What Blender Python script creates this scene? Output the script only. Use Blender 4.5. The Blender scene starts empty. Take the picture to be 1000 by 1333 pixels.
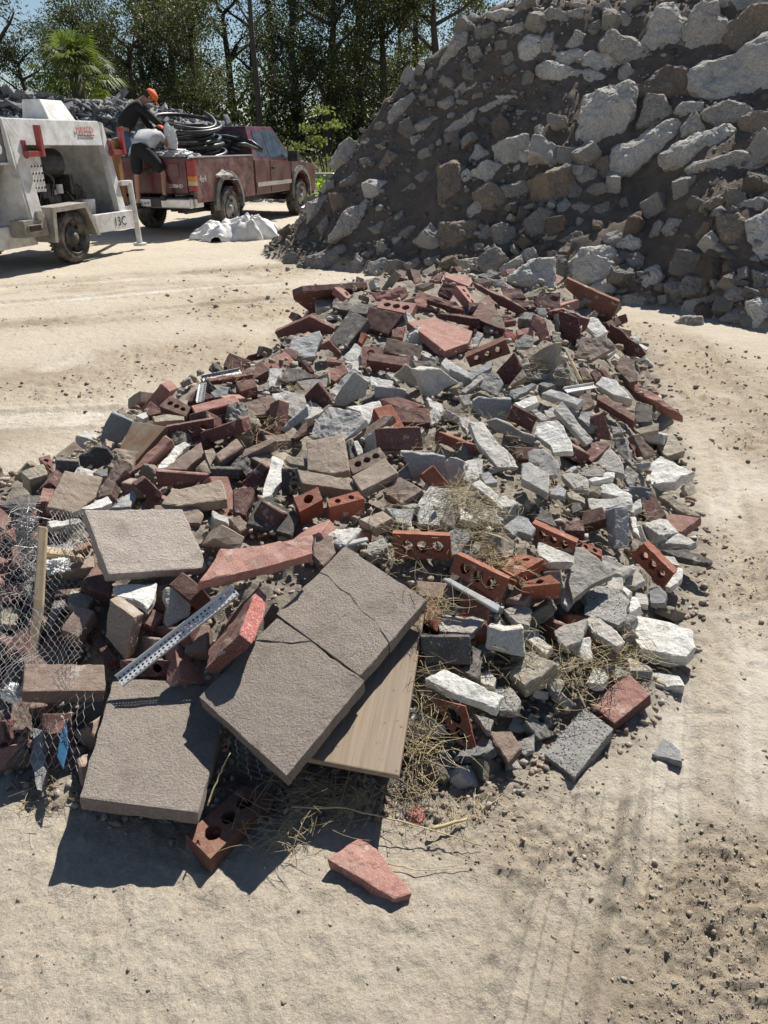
import bpy, bmesh, math, random
import numpy as np
from mathutils import Vector, Matrix, noise
random.seed(7); np.random.seed(7)
scene = bpy.context.scene
COL = scene.collection
R_ = math.radians
# ---------------------------------------------------------------- camera
PITCH = R_(26.9); CP, SP = math.cos(PITCH), math.sin(PITCH); F = 950.0; CH = 1.6
cam_d = bpy.data.cameras.new('camera'); cam = bpy.data.objects.new('camera', cam_d); COL.objects.link(cam)
cam_d.sensor_fit = 'VERTICAL'; cam_d.sensor_height = 24.0; cam_d.lens = 24.0 * F / 1333.0
cam_d.clip_start = 0.02; cam_d.clip_end = 2000
cam.location = (0, 0, CH); cam.rotation_euler = (R_(90) - PITCH, 0, 0)
scene.camera = cam
EYE = Vector((0, 0, CH))
def ray(px, py):
    u = (px - 500) / F; v = (666.5 - py) / F
    return Vector((u, CP + v * SP, -SP + v * CP))        # depth along the axis = 1 per unit
def proj(p):
    x, y, z = p[0], p[1], p[2] - CH
    d = y * CP - z * SP
    if d < .05: return (-9999, -9999, d)
    return (500 + F * x / d, 666.5 - F * (y * SP + z * CP) / d, d)
def atg(px, py, h=0.0):
    r = ray(px, py); return EYE + r * ((h - CH) / r.z)
# ---------------------------------------------------------------- numpy value noise
_perm = np.random.RandomState(3).rand(4096)
def vnoise(x, y, s=0):
    xi = np.floor(x).astype(np.int64); yi = np.floor(y).astype(np.int64)
    fx = x - xi; fy = y - yi; fx = fx * fx * (3 - 2 * fx); fy = fy * fy * (3 - 2 * fy)
    def h(a, b): return _perm[(a * 1619 + b * 31337 + s * 6971 + (a * b) * 17) & 4095]
    return (h(xi, yi) * (1 - fx) + h(xi + 1, yi) * fx) * (1 - fy) + (h(xi, yi + 1) * (1 - fx) + h(xi + 1, yi + 1) * fx) * fy
def fbm(x, y, sc, o=4, s=0):
    a = 1.0; t = 0; n = 0
    for i in range(o):
        t = t + a * (vnoise(x * sc + i * 7.3, y * sc - i * 3.1, s + i) - .5); n += a; a *= .55; sc *= 2.03
    return t / n * 2
# ---------------------------------------------------------------- heights
PILE = np.array([(-1.86,3.4),(-1.75,4.1),(-1.3,4.6),(-.9,6.0),(-.98,6.8),(.4,7.7),(1.9,7.3),(2.3,6.3),(1.88,4.5),(1.34,2.65),(1.03,2.0),(.72,1.66),(.25,1.42),(-.5,1.36),(-.85,1.45),(-1.25,1.55),(-1.9,2.0),(-2.4,3.0)])
def pdist(x, y, P):
    """signed distance to polygon, positive inside"""
    x = np.asarray(x, float); y = np.asarray(y, float)
    d = np.full(x.shape, 1e9); ins = np.zeros(x.shape, bool); n = len(P)
    for i in range(n):
        ax, ay = P[i]; bx, by = P[(i + 1) % n]
        ex, ey = bx - ax, by - ay
        t = np.clip(((x - ax) * ex + (y - ay) * ey) / (ex * ex + ey * ey), 0, 1)
        d = np.minimum(d, np.hypot(x - ax - t * ex, y - ay - t * ey))
        c = ((ay > y) != (by > y)) & (x < (bx - ax) * (y - ay) / (by - ay + 1e-12) + ax)
        ins ^= c
    return np.where(ins, d, -d)
def sstep(t): t = np.clip(t, 0, 1); return t * t * (3 - 2 * t)
def pile_h(x, y):
    d = pdist(x, y, PILE)
    H = np.interp(y, [1.4, 2.2, 4, 6, 7.5], [.24, .36, .50, .62, .6])
    return H * np.sin(np.clip(d / .85, 0, 1) * math.pi / 2)
def mound_h(x, y):
    x = np.asarray(x, float); y = np.asarray(y, float)
    hc = np.interp(x, [-2.0, -1.5, -.85, 0, .69, 1.3, 1.6, 2.2, 3.9, 4.6, 5.4, 7, 9, 12, 15], [0, .3, 1.0, 1.9, 2.5, 3.05, 3.2, 3.3, 3.3, 3.6, 4.2, 4.3, 3.8, 2.2, 0])
    yb = np.interp(x, [-2.2, -1.43, .58, 1.75, 3.1, 3.6, 4.5, 6, 15], [12.4, 11.3, 9.4, 8.5, 8.0, 6.8, 6.3, 6.1, 7])
    yc = 12.6
    t = np.clip((y - yb) / (yc - yb), 0, 1)
    f = np.interp(t, [0, .06, .5, .85, 1], [0, .08, .5, .9, 1.0])
    back = np.clip(1 - (y - yc - .3) / (1.3 * hc + .5), 0, 1)
    q = np.clip(hc * f * 1.2, 0, 1)
    und = .42 * fbm(x, y, .62, 2, 200) - .22 * np.exp(-((x - 2.75) / .8) ** 2 - ((y - 9.4) / .7) ** 2) - .25 * np.exp(-((x - .45) / .35) ** 2 - ((y - 10.4) / .8) ** 2)
    return np.maximum(hc * f * np.where(y > yc + .3, back, 1) + q * und * np.where(y < yc, 1, .3), 0)
def heap_h(x, y):
    x = np.asarray(x, float); y = np.asarray(y, float)
    hc = np.interp(x, [-30, -16, -11.9, -9, -6.5, -4.7, -3, -1.2], [2.0, 3.0, 2.95, 2.75, 2.35, 1.8, 1.0, 0])
    t = np.clip((y - 22.2) / 4.5, 0, 1); b = np.clip(1 - (y - 27.5) / 5, 0, 1)
    return hc * np.minimum(sstep(t * .9 + .05 * (t > 0)), b)
def rays_edge(x, y):          # clumpy churned soil where the photo has it
    m = np.zeros_like(x)
    def blob(cx, cy, rx, ry, a=1.0, rot=0):
        c, s = math.cos(rot), math.sin(rot)
        X = ((x - cx) * c + (y - cy) * s) / rx; Y = (-(x - cx) * s + (y - cy) * c) / ry
        return a * sstep(1.35 - np.sqrt(X * X + Y * Y))
    for b in [(.95,1.05,.42,.3,1,.2),(.75,.8,.3,.22,.9,0),(1.5,1.2,.4,.5,.9,0),(2.5,6.0,.5,1.3,1,.1),(2.3,4.4,.35,1.1,.8,.1),
              (-1.7,5.9,.9,.6,1,.5),(-2.3,5.2,.7,.4,.8,.3),(-1.3,7.8,.8,.7,.9,.6),(-1.6,8.9,1.1,.5,.6,.2),(-3.3,7.3,1.6,.35,.5,.2),(1.55,2.5,.3,.6,.6,.1),
              (.35,1.35,.3,.22,.8,0),(-1.6,10.6,.9,.7,.8,.2),(-3.5,9.5,1.5,.3,.45,.25)]:
        m = np.maximum(m, blob(*b))
    return np.clip(m * 1.3, 0, 1) * sstep((fbm(x, y, 2.2, 4, 66) + .42 + m * .35) * 2.2)
def ground_parts(x, y):
    ph = pile_h(x, y); mh = mound_h(x, y); hh = heap_h(x, y)
    rough = np.clip(rays_edge(x, y) * (0.35 + .9 * vnoise(x * 5, y * 5, 9)), 0, 1)
    mm = np.clip(mh * 8, 0, 1); pm = np.clip((pdist(x, y, PILE) + .12) / .2, 0, 1); hm = np.clip(hh * 4, 0, 1)
    return ph, mh, hh, rough, mm, pm, hm
TRACKS = [(.20,.6,.60,1.65,.11),(.60,1.0,1.12,2.5,.09),(.92,1.1,1.85,3.6,.12),(1.9,3.2,2.7,6.4,.2),(-1.2,4.6,-3.8,4.2,.2),(-4.5,6.7,-.9,8.6,.2),(-5,9.1,-1.2,10.9,.22),(-5,7.8,-1.1,9.8,.18),(-3.6,3.4,-2.3,6.2,.16)]
def track_mask(x, y):
    M_ = np.zeros_like(x)
    for (x0, y0, x1, y1, w) in TRACKS:
        ex, ey = x1 - x0, y1 - y0; L = math.hypot(ex, ey); ux, uy = ex / L, ey / L
        s = (x - x0) * ux + (y - y0) * uy; d = -(x - x0) * uy + (y - y0) * ux + .04 * np.sin(s * 1.7)
        M_ = np.maximum(M_, sstep((w - np.abs(d)) / .05) * sstep(s / .2) * sstep((L - s) / .3))
    return M_ * np.clip(.45 + fbm(x, y, 4, 3, 15), 0, 1)
def ground_z(x, y, parts=None):
    ph, mh, hh, rough, mm, pm, hm = parts if parts else ground_parts(x, y)
    base = np.maximum(np.maximum(np.maximum(ph - .07, 0), mh), hh)
    n = .03 * fbm(x, y, .6, 3, 1) * (1 - pm) + .0045 * fbm(x, y, 9, 3, 5) + .0022 * fbm(x, y, 45, 2, 6)
    # clods
    b = fbm(x, y, 16, 4, 20); c = np.maximum(b, 0)
    cr = 1 - np.abs(fbm(x, y, 24, 3, 91)) * 2.2
    n = n + rough * (.036 * c + .012 * fbm(x, y, 50, 3, 33) + .012 * np.maximum(cr, 0)) + .014 * np.maximum(fbm(x, y, 13, 4, 77) - .1, 0) + .006 * fbm(x, y, 26, 3, 78) * (.3 + vnoise(x * 2, y * 2, 79))
    # tyre tracks: shallow grooves with tread bars, running towards the pile on the right of the picture
    for (x0, y0, x1, y1, w) in TRACKS:
        ex, ey = x1 - x0, y1 - y0; L = math.hypot(ex, ey); ux, uy = ex / L, ey / L
        s = (x - x0) * ux + (y - y0) * uy; d = -(x - x0) * uy + (y - y0) * ux + .04 * np.sin(s * 1.7)
        m = sstep((w - np.abs(d)) / .05) * sstep(s / .2) * sstep((L - s) / .3)
        n = n - m * .016 * (1 - pm) * (1 - mm) + m * .004 * np.sign(np.sin(d * 90 + .5 * np.sin(s * 9))) * (1 - pm) * (1 - mm)
        rim = np.exp(-((np.abs(d) - w) / .03) ** 2) * sstep(s / .2) * sstep((L - s) / .3)
        n = n + rim * .016 * (.5 + vnoise(x * 30, y * 30, 4)) * (1 - pm) * (1 - mm)
    gtr = 0
    n = n + mm * (.09 * fbm(x, y, 1.3, 3, 40) + .05 * fbm(x, y, 9, 5, 41) + .02 * fbm(x, y, 30, 3, 42)) + hm * (.3 * fbm(x, y, .5, 3, 50) + .15 * fbm(x, y, 3, 4, 51))
    n = n + pm * .05 * fbm(x, y, 9, 4, 60)
    return base + n
def mk_mesh(name, verts, faces):
    me = bpy.data.meshes.new(name); me.from_pydata([tuple(v) for v in verts], [], faces); me.update(); return me
def mk_mesh_np(name, V, Q):
    """V (n,3), Q (m,k) all faces k-gons"""
    me = bpy.data.meshes.new(name); V = np.asarray(V, np.float32); Q = np.asarray(Q, np.int32); k = Q.shape[1]
    me.vertices.add(len(V)); me.vertices.foreach_set('co', V.ravel())
    me.loops.add(Q.size); me.loops.foreach_set('vertex_index', Q.ravel())
    me.polygons.add(len(Q)); me.polygons.foreach_set('loop_start', np.arange(0, Q.size, k, dtype=np.int32))
    me.polygons.foreach_set('loop_total', np.full(len(Q), k, np.int32))
    me.update(calc_edges=True); return me
def link(name, me, mat=None, parent=None, loc=None, kind=None, label=None, cat=None, group=None):
    o = bpy.data.objects.new(name, me); COL.objects.link(o)
    if mat is not None and me is not None:
        for m in (mat if isinstance(mat, (list, tuple)) else [mat]): me.materials.append(m)
    if parent: o.parent = parent
    if loc is not None: o.location = loc
    if kind: o['kind'] = kind
    if label: o['label'] = label
    if cat: o['category'] = cat
    if group: o['group'] = group
    return o
def empty(name, loc, rz, label, cat, group=None):
    o = bpy.data.objects.new(name, None); COL.objects.link(o); o.location = loc; o.rotation_euler = (0, 0, rz)
    o.empty_display_size = .1; o['label'] = label; o['category'] = cat
    if group: o['group'] = group
    return o
# ---------------------------------------------------------------- materials
def nt(name):
    m = bpy.data.materials.new(name); m.use_nodes = True
    t = m.node_tree; b = t.nodes['Principled BSDF']; return m, t, b
def N(t, kind, **kw):
    n = t.nodes.new(kind)
    for k, v in kw.items():
        if k.startswith('i_'): n.inputs[k[2:].replace('_', ' ')].default_value = v
        else: setattr(n, k, v)
    return n
def coords(t, rnd=True):
    tc = N(t, 'ShaderNodeTexCoord'); oi = N(t, 'ShaderNodeObjectInfo'); va = N(t, 'ShaderNodeVectorMath', operation='MULTIPLY_ADD')
    t.links.new(oi.outputs['Random'], va.inputs[0]); va.inputs[1].default_value = (37, 51, 23); t.links.new(tc.outputs['Object'], va.inputs[2])
    return va.outputs[0], oi.outputs['Random']
def mix(t, fac, a, b, blend='MIX'):
    n = N(t, 'ShaderNodeMix', data_type='RGBA', blend_type=blend)
    for s, v in ((0, fac), (6, a), (7, b)):
        if hasattr(v, 'is_output') or isinstance(v, bpy.types.NodeSocket): t.links.new(v, n.inputs[s])
        else: n.inputs[s].default_value = v if s == 0 else (tuple(v) + (1,) if len(v) == 3 else v)
    return n.outputs[2]
def ramp(t, fac, pos, cols=None):
    n = N(t, 'ShaderNodeValToRGB'); t.links.new(fac, n.inputs[0]); e = n.color_ramp.elements
    while len(e) < len(pos): e.new(.5)
    for i, p in enumerate(pos):
        e[i].position = p; c = cols[i] if cols else ((i / (len(pos) - 1),) * 3); e[i].color = tuple(c) + (1,)
    return n.outputs[0]
def noise_(t, vec, scale, detail=4, rough=.6):
    n = N(t, 'ShaderNodeTexNoise'); n.inputs['Scale'].default_value = scale; n.inputs['Detail'].default_value = detail; n.inputs['Roughness'].default_value = rough
    t.links.new(vec, n.inputs['Vector']); return n.outputs[0]
def voro(t, vec, scale, feat='F1'):
    n = N(t, 'ShaderNodeTexVoronoi'); n.feature = feat; n.inputs['Scale'].default_value = scale; t.links.new(vec, n.inputs['Vector']); return n
def bump(t, b, h, dist, strength=1.0, prev=None):
    n = N(t, 'ShaderNodeBump'); n.inputs['Strength'].default_value = strength; n.inputs['Distance'].default_value = dist
    t.links.new(h, n.inputs['Height'])
    if prev is not None: t.links.new(prev, n.inputs['Normal'])
    t.links.new(n.outputs[0], b.inputs['Normal']); return n.outputs[0]
def mul(c, k): return tuple(min(1, v * k) for v in c)
DUST = (.42, .36, .28)
def masonry(name, c, c2=None, speck=None, speck_amt=.0, fine=160, dist=.0012, dust=.3, rough=.9, big=0.0, rnd=.3, blotch=6, dustc=DUST, mortar=.55):
    m, t, b = nt(name); v, rn = coords(t)
    n1 = noise_(t, v, blotch, 5, .65); c2 = c2 or mul(c, .6)
    col = mix(t, ramp(t, n1, (.3, .7)), c2, c)
    n2 = noise_(t, v, fine, 3, .7)
    col = mix(t, .55, col, mix(t, ramp(t, n2, (.3, .7)), mul(c, .55), mul(c, 1.35)), 'MIX')
    if speck:
        vo = voro(t, v, fine * 1.3); sp = ramp(t, vo.outputs['Distance'], (.0, .34 * speck_amt, .42 * speck_amt + .01), ((1,)*3, (1,)*3, (0,)*3))
        vc = ramp(t, vo.outputs['Color'], (.25, .5)); f = mix(t, 1.0, sp, vc, 'MULTIPLY')
        col = mix(t, f, col, speck)
    if mortar:
        mn = noise_(t, v, 15, 6, .7); col = mix(t, ramp(t, mn, (.60, .64), ((0,)*3, (mortar,)*3)), col, (.47,.44,.39))
        sn = noise_(t, v, 7, 5, .6); col = mix(t, ramp(t, sn, (.55, .7), ((0,)*3, (.55,)*3)), col, mul(c, .45))
    # wind blown dust on whatever faces up, broken up by noise
    ge = N(t, 'ShaderNodeNewGeometry'); sx = N(t, 'ShaderNodeSeparateXYZ'); t.links.new(ge.outputs['Normal'], sx.inputs[0])
    dn = noise_(t, v, 22, 6, .75); mm = N(t, 'ShaderNodeMath', operation='MULTIPLY'); t.links.new(ramp(t, sx.outputs[2], (.2, .9)), mm.inputs[0]); t.links.new(ramp(t, dn, (.38, .68)), mm.inputs[1])
    m2 = N(t, 'ShaderNodeMath', operation='MULTIPLY'); t.links.new(mm.outputs[0], m2.inputs[0]); m2.inputs[1].default_value = dust
    col = mix(t, m2.outputs[0], col, dustc)
    hv = N(t, 'ShaderNodeHueSaturation'); mr = N(t, 'ShaderNodeMapRange'); t.links.new(rn, mr.inputs[0]); mr.inputs[3].default_value = 1 - rnd; mr.inputs[4].default_value = 1 + rnd
    t.links.new(mr.outputs[0], hv.inputs['Value']); t.links.new(col, hv.inputs['Color']); t.links.new(hv.outputs[0], b.inputs['Base Color'])
    b.inputs['Roughness'].default_value = rough; b.inputs['Specular IOR Level'].default_value = .25
    h = noise_(t, v, fine, 5, .75); p = bump(t, b, h, dist * 3)
    if big: p = bump(t, b, noise_(t, v, 26, 5, .65), big, prev=p)
    return m
M = {}
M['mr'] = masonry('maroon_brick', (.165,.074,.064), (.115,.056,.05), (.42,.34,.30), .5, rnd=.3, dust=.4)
M['dm'] = masonry('dark_maroon_brick', (.105,.042,.038), (.06,.032,.032), (.38,.33,.3), .6, rnd=.25, dust=.25)
M['or'] = masonry('orange_red_brick', (.31,.105,.065), (.2,.07,.05), None, 0, rnd=.15, dust=.3)
M['bo'] = masonry('brown_orange_brick', (.21,.10,.07), (.13,.066,.05), None, 0, rnd=.15, dust=.2)
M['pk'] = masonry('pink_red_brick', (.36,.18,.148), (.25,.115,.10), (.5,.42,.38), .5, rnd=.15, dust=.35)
M['br'] = masonry('taupe_brick', (.235,.165,.135), (.14,.095,.08), (.42,.38,.34), .5, rnd=.25, dust=.4)
M['tb'] = masonry('tan_brick', (.34,.27,.21), (.22,.17,.135), (.5,.45,.4), .5, rnd=.15, dust=.4)
M['dk'] = masonry('charcoal_brick', (.085,.08,.078), (.05,.048,.048), (.3,.3,.29), .6, rnd=.3, dust=.3)
M['paver'] = masonry('greybrown_paver', (.37,.315,.275), (.28,.235,.205), (.45,.41,.37), .4, fine=130, dist=.006, rnd=.05, dust=.45, big=.002, mortar=.15)
M['pavl'] = masonry('light_paver', (.52,.45,.40), (.43,.365,.32), (.5,.45,.4), .4, fine=130, dist=.0035, rnd=.04, dust=.55, big=.001, mortar=.15)
M['gy'] = masonry('grey_concrete', (.43,.41,.375), (.30,.28,.255), (.12,.12,.12), .45, fine=110, dist=.002, rnd=.3, dust=.35, big=.006)
M['lg'] = masonry('light_concrete', (.56,.54,.495), (.44,.42,.38), (.17,.17,.16), .4, fine=130, dist=.0016, rnd=.18, dust=.3, big=.004)
M['wh'] = masonry('white_concrete', (.70,.685,.64), (.56,.54,.49), (.25,.24,.22), .35, fine=120, dist=.0015, rnd=.12, dust=.25, big=.006)
M['tn'] = masonry('tan_concrete', (.36,.32,.25), (.24,.21,.165), (.13,.12,.1), .5, fine=110, dist=.002, rnd=.2, dust=.35, big=.006)
M['bg'] = masonry('bluegrey_concrete', (.35,.355,.355), (.24,.245,.25), (.12,.12,.13), .35, fine=140, dist=.0015, rnd=.2, dust=.2, big=.003)
M['pg'] = masonry('pebbly_concrete', (.46,.45,.42), (.3,.29,.27), (.05,.05,.05), .8, fine=85, dist=.006, rnd=.15, dust=.2, big=.01)
M['red'] = masonry('broken_red_aggregate', (.42,.14,.12), (.3,.09,.08), (.62,.5,.45), .7, fine=110, dist=.002, rnd=.05, dust=.15, big=.003)
M['rk'] = masonry('mound_concrete', (.44,.41,.37), (.23,.205,.18), (.075,.07,.07), .7, fine=42, dist=.006, rnd=.3, dust=.4, big=.02, blotch=2.2)
M['rl'] = masonry('pale_mound_concrete', (.60,.57,.52), (.36,.335,.295), (.12,.12,.11), .5, fine=42, dist=.005, rnd=.12, dust=.3, big=.02, blotch=2.2)
M['rb'] = masonry('brown_mound_rock', (.27,.215,.165), (.15,.12,.10), (.35,.32,.28), .5, fine=42, dist=.006, rnd=.2, dust=.4, big=.02, blotch=2.2)
M['as'] = masonry('asphalt_slab', (.24,.24,.245), (.12,.12,.125), (.3,.3,.3), .5, fine=12, dist=.01, rnd=.45, dust=.7, big=.05, blotch=.9, dustc=(.4,.4,.4))
M['cl'] = masonry('soil_clod', (.26,.21,.155), (.17,.14,.105), None, 0, fine=110, dist=.005, rnd=.2, dust=.4, big=.012)
def simple(name, c, rough=.6, metal=0, var=.25, sc=8, b_d=0, b_s=60, dirt=None, dirt_amt=.5, spec=.4, dsc=5):
    m, t, b = nt(name); v, rn = coords(t)
    n1 = noise_(t, v, sc, 5, .65); col = mix(t, ramp(t, n1, (.3, .7)), mul(c, 1 - var), mul(c, 1 + var * .5))
    if dirt:
        n2 = noise_(t, v, dsc, 7, .72); f = ramp(t, n2, (.42, .42 + .25), ((0,)*3, (dirt_amt,)*3)); col = mix(t, f, col, dirt)
    t.links.new(col, b.inputs['Base Color']); b.inputs['Roughness'].default_value = rough; b.inputs['Metallic'].default_value = metal; b.inputs['Specular IOR Level'].default_value = spec
    if b_d: bump(t, b, noise_(t, v, b_s, 4, .7), b_d)
    return m
def wood(name, c, c2, axis=(1,.07,1)):
    m, t, b = nt(name); tc = N(t, 'ShaderNodeTexCoord'); mp = N(t, 'ShaderNodeMapping'); t.links.new(tc.outputs['UV'], mp.inputs[0])
    mp.inputs['Scale'].default_value = (60, 3.0, 1)
    n1 = noise_(t, mp.outputs[0], 1.0, 6, .7); col = mix(t, ramp(t, n1, (.3, .72)), c2, c)
    n2 = noise_(t, tc.outputs['Object'], 7, 7, .75); col = mix(t, ramp(t, n2, (.45, .62), ((0,)*3, (.6,)*3)), col, (.24,.205,.17)); n3 = noise_(t, tc.outputs['Object'], 45, 4, .6); col = mix(t, ramp(t, n3, (.64, .7), ((0,)*3, (.7,)*3)), col, (.10,.08,.06))
    t.links.new(col, b.inputs['Base Color']); b.inputs['Roughness'].default_value = .85; b.inputs['Specular IOR Level'].default_value = .2
    bump(t, b, n1, .0012); return m
M['board'] = wood('weathered_plywood', (.33,.26,.19), (.19,.145,.105))
M['lath'] = wood('pale_lath', (.66,.52,.33), (.42,.31,.18))
M['stump'] = wood('brown_board', (.25,.16,.10), (.12,.078,.052))
M['gw'] = wood('grey_wood', (.27,.25,.225), (.13,.12,.11))
M['zinc'] = simple('galvanised_metal', (.42,.43,.45), .5, .65, .2, 20, dirt=(.4,.37,.33), dirt_amt=.6)
M['wire'] = simple('galvanised_wire', (.30,.30,.30), .5, .5, .2, 20)
M['zincw'] = simple('bright_galvanised_metal', (.66,.68,.70), .5, .25, .15, 20, dirt=(.42,.4,.37), dirt_amt=.45)
M['zincd'] = simple('dull_zinc', (.34,.35,.36), .7, .0, .3, 25, dirt=(.3,.27,.23), dirt_amt=.7)
M['hole'] = simple('dark_recess', (.03,.022,.02), .95)
M['blue'] = simple('blue_plastic', (.03,.10,.19), .5, b_d=.003)
M['straw'] = simple('dry_straw', (.46,.37,.21), .8, var=.5, sc=3)
M['twig'] = simple('dry_twig', (.30,.24,.16), .85, var=.4, sc=30)
# ground
def ground_mat():
    m, t, b = nt('ground_dirt'); tc = N(t, 'ShaderNodeTexCoord'); v = tc.outputs['Object']
    def att(n):
        a = N(t, 'ShaderNodeAttribute'); a.attribute_name = n; return a.outputs['Fac']
    big = noise_(t, v, .7, 6, .6); mid = noise_(t, v, 6, 7, .7); fine = noise_(t, v, 90, 6, .8)
    sand = mix(t, ramp(t, big, (.35, .65)), (.47,.42,.345), (.54,.495,.42))
    sand = mix(t, ramp(t, mid, (.42, .72), ((0,)*3, (.55,)*3)), sand, (.38,.32,.245))
    vb = voro(t, v, 55); sand = mix(t, ramp(t, vb.outputs['Distance'], (.06, .16), ((.5,)*3, (0,)*3)), sand, (.30,.25,.20))
    pale = noise_(t, v, 2.4, 4, .5); sand = mix(t, ramp(t, pale, (.56, .68), ((0,)*3, (.6,)*3)), sand, (.50,.475,.42))
    sand = mix(t, .5, sand, mix(t, ramp(t, fine, (.3, .7)), (.27,.215,.155), (.70,.60,.46)))
    clod = mix(t, ramp(t, mid, (.3, .7)), (.345,.285,.21), (.46,.39,.295)); clod = mix(t, ramp(t, fine, (.3, .7), ((.0,)*3, (.4,)*3)), clod, (.27,.21,.15))
    soil = mix(t, ramp(t, mid, (.3, .7)), (.10,.078,.06), (.20,.16,.125)); soil = mix(t, ramp(t, fine, (.35, .7), ((.0,)*3, (.5,)*3)), soil, (.20,.17,.145))
    rub = mix(t, ramp(t, mid, (.3, .7)), (.25,.215,.175), (.41,.36,.30)); rub = mix(t, ramp(t, fine, (.35, .7), ((.0,)*3, (.5,)*3)), rub, (.14,.12,.10))
    asp = mix(t, ramp(t, noise_(t, v, 1.6, 8, .75), (.35, .65)), (.10,.10,.10), (.36,.35,.34))
    sand = mix(t, att('m_track'), sand, (.585,.53,.445)); dirt = mix(t, ramp(t, mid, (.3, .7)), (.27,.215,.155), (.40,.335,.25)); sand = mix(t, att('m_damp'), sand, dirt); c = mix(t, att('m_rough'), sand, clod); c = mix(t, att('m_pile'), c, rub); c = mix(t, att('m_mound'), c, soil); c = mix(t, att('m_heap'), c, asp)
    c = mix(t, att('m_green'), c, (.16,.15,.085))
    t.links.new(c, b.inputs['Base Color']); b.inputs['Roughness'].default_value = .95; b.inputs['Specular IOR Level'].default_value = .15
    p = bump(t, b, fine, .006); p = bump(t, b, noise_(t, v, 17, 8, .72), .022, prev=p)
    return m
M['ground'] = ground_mat()
ys = [.25]
while ys[-1] < 8: ys.append(ys[-1] * 1.0062 + .0004)
while ys[-1] < 700: ys.append(ys[-1] * (1.004 if ys[-1] < 13.5 else 1.0095 if ys[-1] < 30 else 1.05))
ys = np.array([-30, -6, -1.5, -.3, .0] + ys); NX = 500
su = np.linspace(-1, 1, NX); su = np.sign(su) * (np.abs(su) * .62 + .0 + 9 * np.abs(su) ** 14)
gy, gu = np.meshgrid(ys, su, indexing='ij'); gx = gu * (np.maximum(gy, 0) + .9)
gx = np.where(gy < .2, gu * (1.0 + 3 * np.abs(np.minimum(gy, 0)) ), gx)
gp = ground_parts(gx, gy); gz = ground_z(gx, gy, gp)
V = np.stack([gx, gy, gz], -1).reshape(-1, 3); ny = len(ys)
idx = np.arange(ny * NX).reshape(ny, NX)
Q = np.stack([idx[:-1, :-1], idx[:-1, 1:], idx[1:, 1:], idx[1:, :-1]], -1).reshape(-1, 4)
gme = mk_mesh_np('ground', V, Q)
green = np.clip((gy - 24) / 4, 0, 1) * np.clip(1 - gp[2] * 3, 0, 1) * (vnoise(gx * .4, gy * .4, 70) * .6 + .4)
damp = np.clip(np.maximum.reduce([np.exp(-(((gx - a_) * math.cos(r_) + (gy - b_) * math.sin(r_)) / c_) ** 2 - ((-(gx - a_) * math.sin(r_) + (gy - b_) * math.cos(r_)) / d_) ** 2) for a_, b_, c_, d_, r_ in [(-1.6,6.1,1.3,.5,.5),(-2.6,5.4,1.0,.35,.3),(-1.5,8.3,1.5,.5,.5),(-3.2,7.4,2.2,.25,.35),(-2.4,10.6,2.2,.3,.4),(-4,9.0,2.5,.2,.35),(2.6,5.6,.6,1.8,.1),(2.15,3.2,.3,1.2,-.2),(.95,.95,.6,.35,.2),(-2.9,3.9,.8,.25,.3)]]) * (.35 + 1.3 * (fbm(gx, gy, 2.6, 5, 121) + .35)), 0, 1)
for nm, arr in (('m_damp', damp), ('m_track', track_mask(gx, gy)), ('m_rough', gp[3]), ('m_mound', gp[4]), ('m_pile', gp[5] * (1 - gp[4])), ('m_heap', gp[6]), ('m_green', green)):
    a = gme.attributes.new(nm, 'FLOAT', 'POINT'); a.data.foreach_set('value', arr.astype(np.float32).ravel())
gme.polygons.foreach_set('use_smooth', np.ones(len(gme.polygons), bool))
link('ground', gme, M['ground'], kind='structure')
# ---------------------------------------------------------------- light
SUN_AZ, SUN_EL = R_(26), R_(49)            # azimuth clockwise from +Y
sd = bpy.data.lights.new('sun', 'SUN'); sd.energy = 5.0; sd.angle = R_(.53); sd.color = (1, .955, .88)
so = bpy.data.objects.new('sun', sd); COL.objects.link(so)
sv = Vector((math.sin(SUN_AZ) * math.cos(SUN_EL), math.cos(SUN_AZ) * math.cos(SUN_EL), math.sin(SUN_EL)))
so.rotation_euler = sv.to_track_quat('Z', 'Y').to_euler()
w = bpy.data.worlds.new('World'); scene.world = w; w.use_nodes = True
sk = w.node_tree.nodes.new('ShaderNodeTexSky'); sk.sky_type = 'NISHITA'; sk.sun_disc = False; sk.sun_elevation = SUN_EL; sk.sun_rotation = SUN_AZ; sk.dust_density = .15; sk.ozone_density = 3.0; sk.air_density = 1.0
hs = w.node_tree.nodes.new('ShaderNodeHueSaturation'); hs.inputs['Saturation'].default_value = .95; w.node_tree.links.new(sk.outputs[0], hs.inputs['Color']); w.node_tree.links.new(hs.outputs[0], w.node_tree.nodes['Background'].inputs[0]); w.node_tree.nodes['Background'].inputs[1].default_value = .055
scene.view_settings.view_transform = 'Standard'; scene.view_settings.look = 'None'; scene.view_settings.gamma = 1; scene.view_settings.exposure = .66
scene.cycles.max_bounces = 6; scene.cycles.diffuse_bounces = 3; scene.cycles.transparent_max_bounces = 8
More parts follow.
